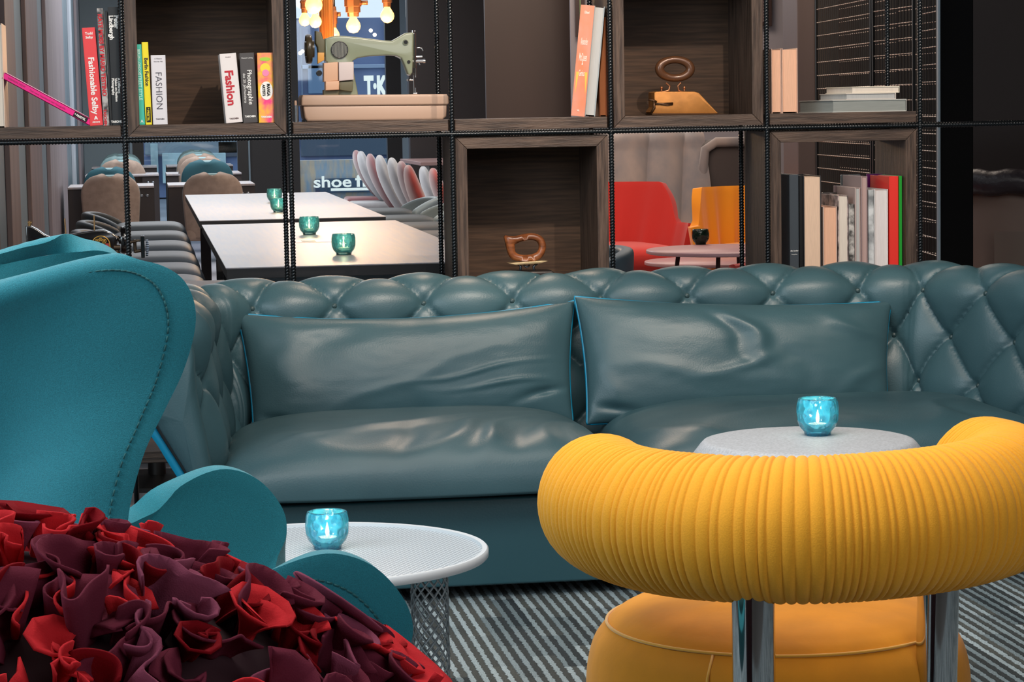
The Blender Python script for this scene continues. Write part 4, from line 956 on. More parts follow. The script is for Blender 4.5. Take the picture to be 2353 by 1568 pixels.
MB().lathe([(.03, -.004), (.041, -.009), (.044, -.005), (.044, .005), (.041, .009), (.03, .004)], (q[0], YM, q[1]), 40, axis='X').lathe([(.0, -.012), (.022, -.012), (.026, 0), (.026, .016), (0, .016)], (q[0], YM, q[1]), 32, axis='X').build('hand_wheel', M('dark_olive_enamel', (62, 54, 40), .25), sw, True, 40)
mb = MB().lathe([(.0, -.004), (.0235, -.004), (.0245, 0), (.0235, .003), (.0, .003)], (0, 0, 0), 40, axis='Y', M4=Matrix.Translation((C2([(728, 532)])[0][0], YM-.034, C2([(728, 532)])[0][1])))
dd = mb.build('round_emblem', M('brushed_emblem', (150, 150, 140), .35, .6), sw, True, 40)
cE = C2([(728, 532)])[0]
mb = MB()
for k in range(-6, 7):
    x = k*.0036; hh = sqrt(max(0, .0235**2-x*x)); mb.box(cE[0]+x-.0006, cE[0]+x+.0006, YM-.0405, YM-.0375, cE[1]-hh, cE[1]+hh)
mb.build('emblem_grille', M('dark_chrome', (70, 66, 70), .2, .8), dd)
MB().tube([(cE[0]+.0245*cos(.2*i), YM-.038, cE[1]+.0245*sin(.2*i)) for i in range(32)], .0013, 6, closed=True).build('emblem_rim', M('dark_chrome', (70, 66, 70), .2, .8), dd, True)
MB().prism(C2([(556, 672), (705, 660), (708, 860), (556, 872)]), YM-.062, YM-.01, .003).prism(C2([(574, 866), (718, 860), (716, 955), (574, 962)]), YM-.066, YM-.012, .003).build('motor_housing', PNK, sw, True, 35)
MB().prism(C2([(712, 664), (870, 660), (872, 850), (715, 864)]), YM-.064, YM-.008, .003).build('lamp_cover', M('pale_lilac_plastic', (196, 180, 176), .45), sw, True, 35)
MB().prism(C2([(560, 955), (716, 950), (716, 1015), (560, 1015)]), YM-.05, YM+.01, .002).prism(C2([(716, 868), (870, 862), (858, 975), (722, 955)]), YM-.056, YM, .002).build('lower_housing', DOL, sw, True, 35)
MB().prism(C2([(500, 560), (570, 560), (570, 640), (500, 680)]), YM-.03, YM, .002).build('belt_cover', M('amber_plastic', (210, 150, 70), .35), sw, True, 35)
q = C2([(514, 778)])[0]; MB().lathe([(0, -.02), (.008, -.02), (.009, 0), (0, .002)], (q[0], YM-.03, q[1]), 20, axis='Y').build('motor_pulley', BLK, sw, True, 40)
q = C2([(1425, 452)])[0]; MB().lathe([(0, -.008), (.006, -.008), (.009, -.003), (.009, .002)], (q[0], YM-.032, q[1]), 24, axis='Y').build('front_knob', CHROME, sw, True, 40)
q = C2([(1460, 658)])[0]; MB().lathe([(0, -.003), (.005, -.003), (.005, .002)], (q[0], YM-.032, q[1]), 16, axis='Y').build('screw', BLK, sw, True, 40)
mb = MB()
def rodp(mb, a, b, r, n=12, y=0): 
    A, B = C2([a, b]); mb.tube([(A[0], YM+y, A[1]), (B[0], YM+y, B[1])], r, n)
rodp(mb, (1530, 350), (1535, 720), .0055); rodp(mb, (1515, 322), (1515, 348), .005); rodp(mb, (1495, 330), (1540, 330), .002); rodp(mb, (1545, 600), (1548, 820), .0028); rodp(mb, (1522, 770), (1530, 1000), .0022)
rodp(mb, (1450, 845), (1520, 850), .0022); rodp(mb, (1500, 605), (1615, 600), .0032); rodp(mb, (1500, 650), (1640, 648), .0042); rodp(mb, (1570, 640), (1590, 690), .003); rodp(mb, (1520, 990), (1560, 992), .003); rodp(mb, (1545, 930), (1548, 990), .0022); rodp(mb, (1465, 835), (1465, 862), .0035)
q = C2([(1560, 508), (1585, 505), (1610, 515), (1622, 540)]); mb.tube([(a, YM, b) for a, b in q], .0018, 8)
q = C2([(1632, 648)])[0]; mb.lathe([(0, -.002), (.006, -.002), (.006, .004), (0, .004)], (q[0], YM, q[1]), 16, axis='X')
mb.build('needle_mechanism', CHROME, sw, True, 50)
sp = thing('thread_spool', 'small pale spool and steel pin standing left of the sewing machine base', 'spool', (bx(680, 270, YM-.1), YM-.1, ZS))
x = bx(680, 270, YM-.1); MB().lathe([(.006, 0), (.006, .05), (0, .05)], (x, YM-.1, ZS), 16).build('steel_body', M('bright_steel', (150, 158, 166), .25, .8), sp, True, 40); MB().lathe([(.004, .05), (.004, .06), (.003, .064)], (x, YM-.1, ZS), 12).build('top', BG, sp, True, 40)
# ---------------- black sewing machine ------------------------------------------------------
YK = YF+.19; ZK = ZR-SP+GAP+TH
JAP = M('black_japanned_enamel', (12, 11, 12), .15, 0, .6, coat=.4); GOLD = M('gold_decoration', (196, 150, 66), .35, .5); RED = mc((140, 34, 28))
kb = thing('sewing_machine', 'black antique sewing machine with gold decoration behind the teal wing chair', 'sewing machine', (bx(190, 640, YK), YK, ZK))
def C4(pts): return C2(pts, 3.361, 0, 300, YK)
base_z = ZK
pl = C4([(200, 735), (240, 735), (290, 760), (345, 800), (400, 825), (480, 812), (600, 790), (720, 770), (800, 765), (850, 782), (890, 815), (905, 850), (900, 900), (890, 940), (905, 1000), (905, 1010), (740, 1010), (730, 960), (700, 925), (640, 915), (500, 930), (400, 938), (330, 930), (270, 900), (205, 880)])
MB().prism(pl, YK-.03, YK+.03, .012).build('machine_arm', JAP, kb, True, 35)
q0, q1 = C4([(730, 1000), (905, 1000)]); MB().box(q0[0], q1[0], YK-.03, YK+.03, ZK+.04, q0[1]+.01, .006).build('pillar', JAP, kb, True, 35)
a_, b_ = C4([(180, 1000), (1080, 1000)]); MB().box(a_[0]-.01, b_[0], YK-.09, YK+.09, ZK, ZK+.045, .008).build('wooden_base', M('walnut_base', (70, 44, 28), .4, var=(10, .3, (1, 8, 8))), kb, True, 35)
mb = MB()
def rk(mb, a, b, r, y=0, n=10): A, B = C4([a, b]); mb.tube([(A[0], YK+y, A[1]), (B[0], YK+y, B[1])], r, n)
rk(mb, (228, 700), (228, 860), .005); rk(mb, (215, 712), (245, 712), .004); rk(mb, (165, 880), (215, 880), .004)
mb.build('presser_bar', M('brass_steel', (160, 128, 84), .25, .8), kb, True, 50)
mb = MB(); rk(mb, (500, 680), (508, 800), .0022); rk(mb, (727, 655), (729, 775), .0022); rk(mb, (496, 802), (530, 806), .0026); mb.build('spool_pins', M('brass_pins', (206, 166, 118), .25, .9), kb, True, 50)
mb = MB(); q = C4([(955, 845)])[0]
mb.lathe([(.03, -.005), (.040, -.008), (.042, 0), (.040, .008), (.03, .005), (.03, -.005)], (q[0], YK, q[1]), 40, axis='X', caps=False).lathe([(0, -.016), (.012, -.014), (.012, .010), (0, .012)], (q[0], YK, q[1]), 24, axis='X')
for k in range(5): mb.tube([(q[0], YK, q[1]), (q[0], YK+.033*cos(k*2*pi/5), q[1]+.033*sin(k*2*pi/5))], .0035, 8)
mb.build('hand_wheel', JAP, kb, True, 40)
mb = MB(); rk(mb, (905, 830), (960, 845), .008); rk(mb, (960, 870), (1060, 850), .004, -.02); rk(mb, (880, 900), (930, 900), .008, -.03); rk(mb, (895, 930), (920, 975), .010, -.03); rk(mb, (1040, 840), (1045, 945), .005); rk(mb, (1045, 850), (1085, 850), .004); rk(mb, (1040, 935), (1090, 925), .005, -.01)
mb.build('gear_bracket', M('dark_worn_steel', (78, 66, 54), .3, .7), kb, True, 50)
mb = MB(); q0, q1 = C4([(1085, 812), (1120, 980)]); mb.box(q0[0], q1[0], YK-.03, YK+.03, q1[1], q0[1], .002)
for k in range(9):
    qq = C4([(1135, 850+14*k)])[0]; mb.box(qq[0]-.004, qq[0]+.006-.0006*abs(k-4), YK-.028, YK+.028, qq[1]-.0013, qq[1]+.0013)
mb.build('crank_gear', JAP, kb, False)
mb = MB(); c = C4([(778, 890)])[0]; arch = C4([(712, 960), (712, 890), (722, 845), (745, 822), (780, 812), (815, 822), (842, 850), (850, 890), (850, 950)])
mb.tube([(a, YK-.0302, b) for a, b in [((p.x), (p.y)) for p in spl([Vector((a, b, 0)) for a, b in arch], 40)]], .0016, 6)
for (u, v, r) in ((752, 852, .0062), (805, 852, .0062), (778, 838, .0045)):
    cc = C4([(u, v)])[0]; mb.tube([(cc[0]+r*cos(.4*i), YK-.0305, cc[1]+r*sin(.4*i)) for i in range(16)], .0011, 6, closed=True); mb.tube([(cc[0]+r*.45*cos(.6*i), YK-.0305, cc[1]+r*.45*sin(.6*i)) for i in range(10)], .001, 6, closed=True)
a1_, a2_ = C4([(822, 905), (842, 962)]); mb.box(a1_[0], a2_[0], YK-.0312, YK-.030, a2_[1], a1_[1])
mb.build('gold_scroll', GOLD, kb, True)
mb = MB()
for (u0, u1) in ((716, 742), (815, 845)):
    a1_, a2_ = C4([(u0, 868), (u1, 898)]); mb.box(a1_[0], a2_[0], YK-.0308, YK-.0301, a2_[1], a1_[1], .0)
mb.build('red_ornament', RED, kb)
p_ = C4([(560, 893)])[0]; text('arm_lettering', 'ecco', .0105, GOLD, kb, (p_[0], YK-.0306, p_[1]), (1, 0, -.02), (0, 0, 1), .0004, width=(C4([(636, 893)])[0][0]-p_[0]))
# ---------------- irons ----------------------------------------------------------------------
YI = YF+.15
def Ci(pts): return C2(pts, 2.941, 1000, 0, YI)
BR = M('worn_brass', (186, 124, 62), .42, .55, .5, bump=(40, .08), var=(14, .2)); DBR = M('dark_bronze', (84, 58, 38), .35, .7)
ir = thing('flat_iron', 'antique brass box iron with an oval ring handle', 'flat iron', (Ci([(1660, 780)])[0][0], YI, ZB))
dzz = ZB-Ci([(1650, 788)])[0][1]
MB().prism(shift(Ci([(1460, 640), (1475, 634), (1730, 634), (1760, 642), (1888, 778), (1880, 782), (1450, 782), (1440, 772), (1462, 740)]), dzz+.002), YI-.045, YI+.045, .006).build('iron_body', BR, ir, True, 30)
MB().prism(shift(Ci([(1440, 776), (1895, 776), (1892, 788), (1445, 788)]), dzz), YI-.05, YI+.05, .001).build('sole_plate', DBR, ir, True, 30)
V = []; ov = []
for k in range(64):
    a = 2*pi*k/64; q = shift(Ci([(1620+104*cos(a), 475+62*sin(a))]), dzz)[0]; ov.append(Vector((q[0], YI, q[1])))
rr_ = [.0115+.003*abs(cos(2*pi*k/64))**2 for k in range(64)]
MB().tube(ov, rr_, 14, closed=True).build('ring_handle', M('dark_polished_wood', (96, 62, 40), .25, .2, .6), ir, True)
mb = MB()
for (pts) in ([(1560, 570), (1585, 590), (1580, 620), (1545, 630), (1515, 632)], [(1660, 570), (1640, 590), (1645, 620), (1670, 632), (1700, 634)]): mb.tube([(a, YI, b) for a, b in shift(Ci(pts), dzz)], .003, 8)
for (u, v) in ((1684, 602), (1530, 602)):
    q = shift(Ci([(u, v)]), dzz)[0]; mb.lathe([(0, -.005), (.004, -.003), (.005, 0), (.004, .003), (0, .005)], (q[0], YI, q[1]), 16); mb.tube([(q[0], YI, q[1]), (q[0], YI, q[1]-.01)], .003, 8)
mb.build('handle_brackets', M('worn_copper', (176, 120, 84), .3, .8), ir, True, 50)
mb = MB()
for (pts, r) in (([(1420, 684), (1460, 690), (1475, 700)], .003), ([(1465, 712), (1520, 712), (1585, 708)], .0032), ([(1455, 690), (1460, 740), (1440, 770)], .004), ([(1500, 716), (1550, 722), (1585, 716)], .002)): mb.tube([(a, YI-.047, b) for a, b in shift(Ci(pts), dzz)], r, 8)
mb.build('latch', DBR, ir, True)
ir2 = thing('flat_iron', 'iron with carved wooden loop handle in the dark lower box', 'flat iron', (bx(1205, 600, YI), YI, ZL))
def Cj(pts): return C2(pts, 2.941, 1020, 290, YI)
WOOD = M('carved_iron_wood', (150, 88, 50), .32, 0, .6, var=(12, .3, (1, 6, 6)), graincol=(92, 50, 28))
lp = [(400, 735), (470, 745), (540, 728), (610, 725), (665, 750), (690, 800), (680, 860), (640, 905), (560, 915), (470, 905), (435, 870), (415, 800)]
inn = [(480, 800), (520, 782), (580, 770), (625, 780), (640, 815), (625, 850), (580, 868), (520, 868), (485, 850)]
O_ = spl([Vector((a, b, 0)) for a, b in Cj(lp+[lp[0]])], 60)[:-1]; 
ci = Vector((sum(p[0] for p in Cj(inn))/9, sum(p[1] for p in Cj(inn))/9, 0)); I_ = spl([Vector((a, b, 0)) for a, b in Cj(inn+[inn[0]])], 60)[:-1]
def radial(L, a):
    best = min(L, key=lambda p: abs(((atan2(p.y-ci.y, p.x-ci.x)-a+pi) % (2*pi))-pi)); return best
V = []; n = 72; m = 12
for k in range(n):
    a = 2*pi*k/n; o1 = radial(O_, a); i1 = radial(I_, a); mid = (o1+i1)/2; hw = (o1-i1).length/2; d = (o1-i1).normalized()
    for j in range(m):
        b_ = 2*pi*j/m; p = mid+d*hw*cos(b_); V.append((p.x, YI+.014*sin(b_), p.y))
link('wooden_handle', mesh('wooden_handle', V, [(i*m+j, i*m+(j+1) % m, ((i+1) % n)*m+(j+1) % m, ((i+1) % n)*m+j) for i in range(n) for j in range(m)], WOOD), ir2)
q0, q1 = Cj([(432, 925), (690, 908)])
MB().prism([(q0[0], q0[1]), (q0[0]+.02, q0[1]-.005), (q1[0]-.02, q1[1]-.006), (q1[0], q1[1]), (q1[0]-.02, q1[1]+.001), (q0[0]+.02, q0[1]+.002)], YI-.035, YI+.035, .0008).build('heat_shield', M('pale_brass', (206, 182, 140), .3, .6), ir2, True, 30)
mb = MB()
for (pts, r) in (([(500, 930), (520, 950), (515, 980)], .004), ([(630, 928), (605, 950), (612, 980)], .004), ([(540, 940), (560, 955), (580, 940)], .003)): mb.tube([(a, YI, b) for a, b in Cj(pts)], r, 8)
zc_ = Cj([(560, 975)])[0]; mb.build('stand', M('bright_steel', (150, 158, 166), .25, .8), ir2, True)
MB().prism([(q0[0]-.02, ZL), (q1[0]+.03, ZL), (q1[0]+.01, zc_[1]), (q0[0]+.01, zc_[1])], YI-.045, YI+.045, .006).build('iron_body', M('dark_iron', (60, 56, 54), .4, .7), ir2, True, 30)
# ---------------- communal tables --------------------------------------------------------------
TT = M('pale_laminate_table', (150, 148, 155), .38, 0, .5, bump=(60, .04, (1, 12, 1)), var=(5, .08, (12, .6, 1)), graincol=(164, 154, 150))
TE = M('dark_table_edge', (34, 32, 34), .5)
def ctable(label, y0, y1):
    t = thing('communal_table', label, 'table', (.685, (y0+y1)/2, 0), 0, 'long communal tables')
    MB().box(.25, 1.115, y0, y1, ZT-.004, ZT, .001).build('laminate_top', TT, t); MB().box(.252, 1.113, y0+.002, y1-.002, ZT-.036, ZT-.004, .001).build('table_core', TE, t)
    for x in (.36, 1.0):
        for y in (y0+.3, y1-.3): MB().box(x-.03, x+.03, y-.03, y+.03, 0, ZT-.036, .003).build('leg', TE, t)
    MB().box(.34, 1.02, y0+.28, y0+.33, ZT-.11, ZT-.036, .002).build('apron', M('grey_metal', (150, 156, 160), .35, .6), t)
    return t
t1 = ctable('nearer pale communal table with a dark power socket in its top', 7.82, 10.98)
ctable('farther pale communal table beyond the thin dark gap', 11.4, 15.2)
qa = W(694, 556, Z=ZT); qb = W(770, 556, Z=ZT)
MB().box(qa.x-.03, qb.x, qa.y-.07, qa.y+.09, ZT, ZT+.0012).build('power_strip', M('rosy_strip', (178, 160, 162), .35), t1)
MB().box(qa.x, qa.x+.052, qa.y-.03, qa.y+.06, ZT+.0012, ZT+.002).build('power_socket', mc((48, 38, 36)), t1)
# ---------------- grey leather chairs tucked along the tables ----------------------------------
GLH = M('grey_leather', (30, 41, 49), .5, 0, .3, bump=(150, .06)); GLL = M('pale_grey_leather', (104, 122, 132), .5, 0, .3, bump=(150, .05))
def tubchair(label, x, y, mir=1, grp='grey leather tub chairs along the communal tables', swapl=False):
    t = thing('tub_chair', label, 'chair', (x, y, 0), 0, grp)
    # seat pad: rounded slab, back curved shell at its outer side ; x local grows towards the table
    o, ed = pillow('seat_pad', [(x-.19*mir, y+.27, .60), (x+.20*mir, y+.27, .60), (x+.20*mir, y-.27, .60), (x-.19*mir, y-.27, .60)], .20, GLH, t, back=.5, px=6, ex=.33, nu=26, nv=26, nrm=Vector((0, 0, 1)))
    MB().tube([e+Vector((0, 0, .004)) for e in ed], .006, 5, closed=True).build('piping', GLL, t, True)
    V = []; nu, nv = 24, 10
    for i in range(nu+1):
        a = radians(-78+156*i/nu)
        for j in range(nv+1):
            v = j/nv; r = 1+.10*sin(pi*v/2)
            V.append((x+mir*(-.09-.20*cos(a)*r), y+.30*sin(a)*r, .50+.26*v*(1-.25*(abs(2*i/nu-1))**3)))
    o = link('curved_back', mesh('curved_back', V, grid_faces(nu+1, nv+1), GLL if swapl else GLH), t); solid(o, .05, 0)
    m = o.modifiers.new('round', 'BEVEL'); m.width = .02; m.segments = 3
    MB().lathe([(.23, 0), (.23, .015), (.03, .03), (.03, .5)], (x, y, 0), 24).build('pedestal', BLK, t, True, 40)
    return t
wheres = ['nearest of the row left of the near table', 'second nearest of the row left of the near table', 'third nearest of the row left of the tables', 'fourth nearest of the row left of the tables', 'fifth nearest of the row left of the tables', 'farthest of the row left of the tables']
for k, y in enumerate((8.35, 9.05, 9.85, 10.7, 11.65, 12.7)):
    tubchair('grey leather tub chair, '+wheres[k], .015, y, 1)
wr_ = ['nearest visible of the row right of the tables', 'second nearest of the row right of the tables', 'third nearest of the row right of the tables', 'fourth nearest of the row right of the tables', 'farthest of the row right of the tables']
for k, y in enumerate((10.2, 11.0, 11.9, 12.8, 13.8)):
    tubchair('grey leather tub chair with pale back, '+wr_[k], 1.33, y, -1, swapl=True)
# ---------------- dining chairs and small tables far left ---------------------------------------
BEI = M('beige_fabric', (150, 132, 120), .85, 0, .2, var=(20, .12)); PALE = M('pale_blue_fabric', (132, 158, 160), .85, 0, .2, var=(20, .12)); DTL = M('deep_teal_fabric', (48, 86, 96), .8, 0, .2)
TRM = M('pale_blue_piping', (140, 172, 178), .7)
def dchair(mat, label, x, y, w=.44, h=.86):
    w *= .84
    t = thing('dining_chair', label, 'dining chair', (x, y, 0), 0, 'upholstered dining chairs at the small tables')
    V = []; out = []
    nu = 28; nv = 22
    for i in range(nu+1):
        for j in range(nv+1):
            v = j/nv; u = 2*i/nu-1; z = .42+(h-.42)*v; ww = w/2*(1-(.985*max(0, (v-.66)/.34))**2.8)**.42 if v > .66 else w/2*(.90+.10*v/.66)
            V.append((x+u*ww, y+.05*(u*u)*1.2-.04*v, z))
    o = link('backrest', mesh('backrest', V, grid_faces(nu+1, nv+1), mat), t); solid(o, .05, 0)
    L = [V[j] for j in range(nv+1)]+[V[nu*(nv+1)+j] for j in range(nv, -1, -1)]
    MB().tube(L, .014, 6).build('back_piping', TRM, t, True)
    MB().box(x-w/2, x+w/2, y+.0, y+.44, .40, .48, .03, seg=3).build('seat', mat, t, True)
    for sx in (-1, 1):
        for yy in (.03, .42): MB().tube([(x+sx*.17, y+yy, .42), (x+sx*.2, y+yy+(.03 if yy > .1 else -.03), 0)], .012, 8).build('leg', BLK, t, True)
    return t
def atx(px, py, Y): return W(px, py, Y=Y).x
for (px_, Y_, m, l) in ((254, 17.2, BEI, 'beige dining chair, nearest of the left file'), (253, 19.6, DTL, 'dark teal dining chair behind the nearest beige one, left file'), (282, 21.2, BEI, 'beige dining chair third in the left file'), (280, 23.2, PALE, 'pale blue grey dining chair fourth in the left file'), (281, 25.0, PALE, 'pale dining chair farthest in the left file')):
    dchair(m, l, atx(px_, 450, Y_), Y_, .45, .83 if Y_ < 20 else .86)
for (px_, Y_, m, l) in ((489, 16.6, BEI, 'beige dining chair, nearest of the right file by the aisle'), (478, 19.2, DTL, 'dark teal dining chair behind the nearest beige one, right file'), (467, 20.8, BEI, 'beige dining chair third in the right file'), (459, 22.4, BEI, 'sand coloured dining chair fourth in the right file'), (458, 23.8, PALE, 'pale sand dining chair fifth in the right file'), (455, 25.2, PALE, 'pale blue grey dining chair farthest in the right file')):
    dchair(m, l, atx(px_, 450, Y_), Y_, .45, .84 if Y_ < 18 else .88)
DKW = M('dark_table_side', (40, 33, 34), .5)
def stable(label, pa, pb, Y_):
    xa, xb = atx(pa, 430, Y_), atx(pb, 430, Y_)
    t = thing('small_dining_table', label, 'table', ((xa+xb)/2, Y_+.35, 0), 0, 'small dining tables at the windows')
    MB().box(xa, xb, Y_, Y_+.75, .742, .757, .002).build('table_top', TT, t)
    MB().box(xb-.14, xb, Y_+.02, Y_+.73, .0, .742, .003).build('side_panel', DKW, t); MB().box(xa, xa+.14, Y_+.02, Y_+.73, .0, .742, .003).build('side_panel', DKW, t)
    for dx in (.05, .09): MB().lathe([(.012, 0), (.012, -.004), (0, -.005)], (xb-dx, Y_+.02, .69), 12, axis='Y').build('rivet', M('bright_steel', (150, 158, 166), .25, .8), t, True)
for (pa, pb, Y_, l) in ((155, 354, 17.4, 'nearest small table of the left file'), (196, 366, 20.8, 'second small table of the left file'), (212, 362, 24.2, 'farthest small table of the left file'), (386, 586, 17.4, 'nearest small table of the right file'), (383, 556, 20.8, 'second small table of the right file'), (384, 537, 24.2, 'farthest small table of the right file')):
    stable('pale topped '+l, pa, pb, Y_)
# ---------------- velvet shell chairs on the right ------------------------------------------------
VS = M('silver_velvet', (150, 152, 156), .7, 0, .3, sheen=.6, var=(8, .12)); VR = M('dusty_rose_velvet', (122, 78, 82), .7, 0, .3, sheen=.6); VRD = M('rust_velvet', (136, 50, 44), .7, 0, .3, sheen=.6, var=(6, .3))
def shellchair(label, mat, px_, py_, Y_, bot=(1, 1), h=.50):
    c = W(px_, py_, Y=Y_)   # top of the backrest
    t = thing('velvet_chair', label, 'chair', (c.x-.05, Y_, 0), 0, 'velvet shell chairs by the rear tables')
    V = []; n = 20; m = 16
    for i in range(n+1):
        v = .5-.5*cos(pi*i/n); z = c.z-h+h*v
        for j in range(m):
            a = 2*pi*j/m; e = sqrt(max(0, 1-(2*v-1)**2))**.8
            V.append((c.x+(1-v)**1.5*.20+.052*cos(a)*e, Y_+.21*sin(a)*e, z))
    link('backrest', mesh('backrest', V, [(i*m+j, i*m+(j+1) % m, (i+1)*m+(j+1) % m, (i+1)*m+j) for i in range(n) for j in range(m)], mat), t)
    zs = max(.40, c.z-h+.02)
    MB().box(c.x-.10, c.x+.26, Y_-.19, Y_+.19, zs-.06, zs+.01, .03, seg=3).build('seat', mat, t, True)
    for sx in (-.06, .20):
        for sy in (-.17, .17): MB().tube([(c.x+sx, Y_+sy, zs-.02), (c.x+sx*1.1-.02, Y_+sy, 0)], .010, 6).build('leg', BLK, t, True)
for a in (('rosy velvet chair, farthest left of the leaning row', VR, 818, 345, 20.6, (1, 1), .42), ('silver velvet chair, second from left of the row', VS, 829, 347, 20.0, (1, 1), .44), ('dusty rose velvet chair between two silver ones', VR, 850, 353, 19.0, (1, 1), .46), ('silver velvet chair at the middle of the row', VS, 872, 356, 18.0, (1, 1), .48), ('slim silver velvet chair before the rose pair', VS, 900, 362, 17.2, (1, 1), .48), ('dusty rose velvet chair partly behind the rust one', VR, 922, 370, 16.6, (1, 1), .48), ('rust red velvet chair, nearest of the row', VRD, 938, 379, 15.8, (1, 1), .50), ('pale velvet chair at the far tables, left of two', VS, 972, 382, 18.4, (1, 1), .46), ('rosy velvet chair at the far tables beside the rod', VRD, 995, 386, 17.6, (1, 1), .46)):
    shellchair(*a)
xa, xb = atx(936, 370, 21.0), atx(1030, 370, 21.0)
ft = thing('far_dining_table', 'far table with rosy top and pale legs by the brown partition', 'table', ((xa+xb)/2, 21.2, 0))
MB().box(xa, xb+.6, 20.0, 21.6, .80, .83, .004).build('table_top', M('rosy_table_top', (150, 120, 116), .35), ft)
for k in range(4): MB().box(xa+.03+k*.20, xa+.08+k*.20, 20.05, 20.10, 0, .80, .003).build('leg', M('pale_leg_paint', (150, 156, 160), .4), ft)
# ---------------- pendant cluster ------------------------------------------------------------------
BULB = M('glowing_bulb', (255, 190, 110), .2, emit=((255, 176, 92), 3.2)); FIL = M('bulb_filament', (255, 240, 210), emit=((255, 226, 180), 40)); COP = M('copper_socket', (150, 96, 60), .35, .7); BRASS = M('lit_brass_tube', (206, 120, 48), .3, .8)  # the hanging tube is plain orange brass
PY = 12.6
def pendant(label, px_, py_, r=.036, Y_=PY, sock=.10, wide=.026):
    c = W(px_, py_, Y=Y_); t = thing('pendant_lamp', label, 'pendant lamp', (c.x, Y_, c.z), 0, 'pipe fitting pendant lamps over the communal tables')
    b = MB().lathe([(0, -r), (r*.55, -r*.84), (r*.9, -r*.42), (r, 0), (r*.92, r*.40), (r*.62, r*.88), (r*.42, r*1.25), (r*.40, r*1.45)], tuple(c), 20).build('bulb', BULB, t, True)
    MB().lathe([(0, -r*.45), (r*.34, -r*.25), (r*.36, .2*r), (r*.15, r*.8), (0, r*.9)], tuple(c), 12).build('filament', FIL, b, True)
    z = r*1.3
    MB().lathe([(0, z), (wide*.75, z), (wide*.8, z+.02), (wide, z+.022), (wide, z+.05), (wide*1.15, z+.052), (wide*1.15, z+sock), (wide*.8, z+sock+.01), (wide*.7, z+sock+.03), (0, z+sock+.03)], tuple(c), 8).build('socket', COP, t, False)
    MB().tube([c+Vector((wide, 0, z+.07)), c+Vector((wide*2.0, 0, z+.07))], .012, 8).build('pipe_branch', COP, t, True)
    MB().tube([c+Vector((0, 0, z+sock+.02)), (c.x, Y_, 3.19)], .008, 8).build('cord', BLK, t, True)
    l = bpy.data.lights.new('bulb_light', 'POINT'); l.energy = 7; l.color = (1, .62, .32); l.shadow_soft_size = .04; lo = bpy.data.objects.new('bulb_light', l); COL.objects.link(lo); lo.location = (c.x, Y_-.1, c.z-.10)
pendant('pendant bulb hanging highest on the right of the cluster', 890, 37, .036, PY)
pendant('pendant bulb under the broad copper pipe fitting in the middle', 812, 60, .037, PY, .12, .038)
pendant('small pendant bulb at the far left of the cluster', 700, 47, .030, PY+.3, .06, .02)
pendant('large pendant bulb at the top left of the cluster', 721, 12, .044, PY-.2, .08, .024)
pendant('pendant bulb just below the large one on the left', 725, 50, .032, PY, .06, .02)
pendant('pendant bulb beside the brass tube, right above the sewing machine', 768, 80, .028, PY+.3, .08, .018)
c = W(751, 80, Y=PY+.1)
bt_ = thing('brass_tube_lamp', 'fluted brass tube hanging among the bulbs', 'pendant lamp', tuple(c))
n = 40; V = []
for zz in (c.z-.03, 3.19):
    for k in range(n): r = .034*(1+.09*cos(10*2*pi*k/n)); V.append((c.x+r*cos(2*pi*k/n), c.y+r*sin(2*pi*k/n), zz))
link('fluted_tube', mesh('fluted_tube', V, [(k, (k+1) % n, n+(k+1) % n, n+k) for k in range(n)]+[tuple(range(n))], BRASS), bt_)
# ---------------- lounge corner on the right ---------------------------------------------------------
BQ = M('taupe_channel_velvet', (156, 138, 130), .7, 0, .25, sheen=.4, var=(5, .25, (1, 1, .4)), graincol=(120, 114, 116)); BQD = M('dark_taupe_velvet', (62, 52, 50), .8, sheen=.3)
bqY = 14.9; xa = atx(1380, 330, bqY); xb = atx(1625, 330, bqY); xc = atx(1760, 330, bqY)
zb = W(1500, 309, Y=bqY).z
bq = thing('channel_banquette', 'high backed taupe banquette with vertical channels behind the red armchair', 'banquette', ((xa+xb)/2, bqY, 0))
V = []; nu = 240; nv = 40; chx = .225
def bqp(u, v):
    x = xa-.6+(xb-xa+.6)*u
    lean = .10*(1-v); ch = .05*abs(sin(pi*((x-xa)-.13*(v)**1.5)/chx))**.5
    if v < .8: vv = v/.8; return (x, bqY+.10*vv**3-ch-.22*(1-vv), .30+(zb-.08-.30)*vv)
    w = (v-.8)/.2; a = w*pi*.6; return (x, bqY+.10+.09*(1-cos(a))-ch*cos(a), zb-.08+.08*sin(min(a, pi/2))+ch*sin(a)*.6)
for i in range(nu+1):
    for j in range(nv+1): V.append(bqp(i/nu, j/nv))
link('channelled_back', mesh('channelled_back', V, grid_faces(nu+1, nv+1), BQ), bq)
MB().box(xb-.03, xc, bqY-.02, bqY+.24, 0, zb-.04, .07, seg=4).build('end_wing', BQD, bq, True)
MB().tube([(xb-.035, bqY-.03, .4), (xb-.035, bqY-.03, zb-.22), (xb-.02, bqY-.03, zb-.10), (xb+.05, bqY-.03, zb-.055), (xc, bqY-.03, zb-.055)], .03, 12).build('wing_roll', BQ, bq, True)
MB().box(xa-.6, xc-.1, bqY-.70, bqY-.1, .12, .44, .05, seg=3).build('seat', BQ, bq, True)
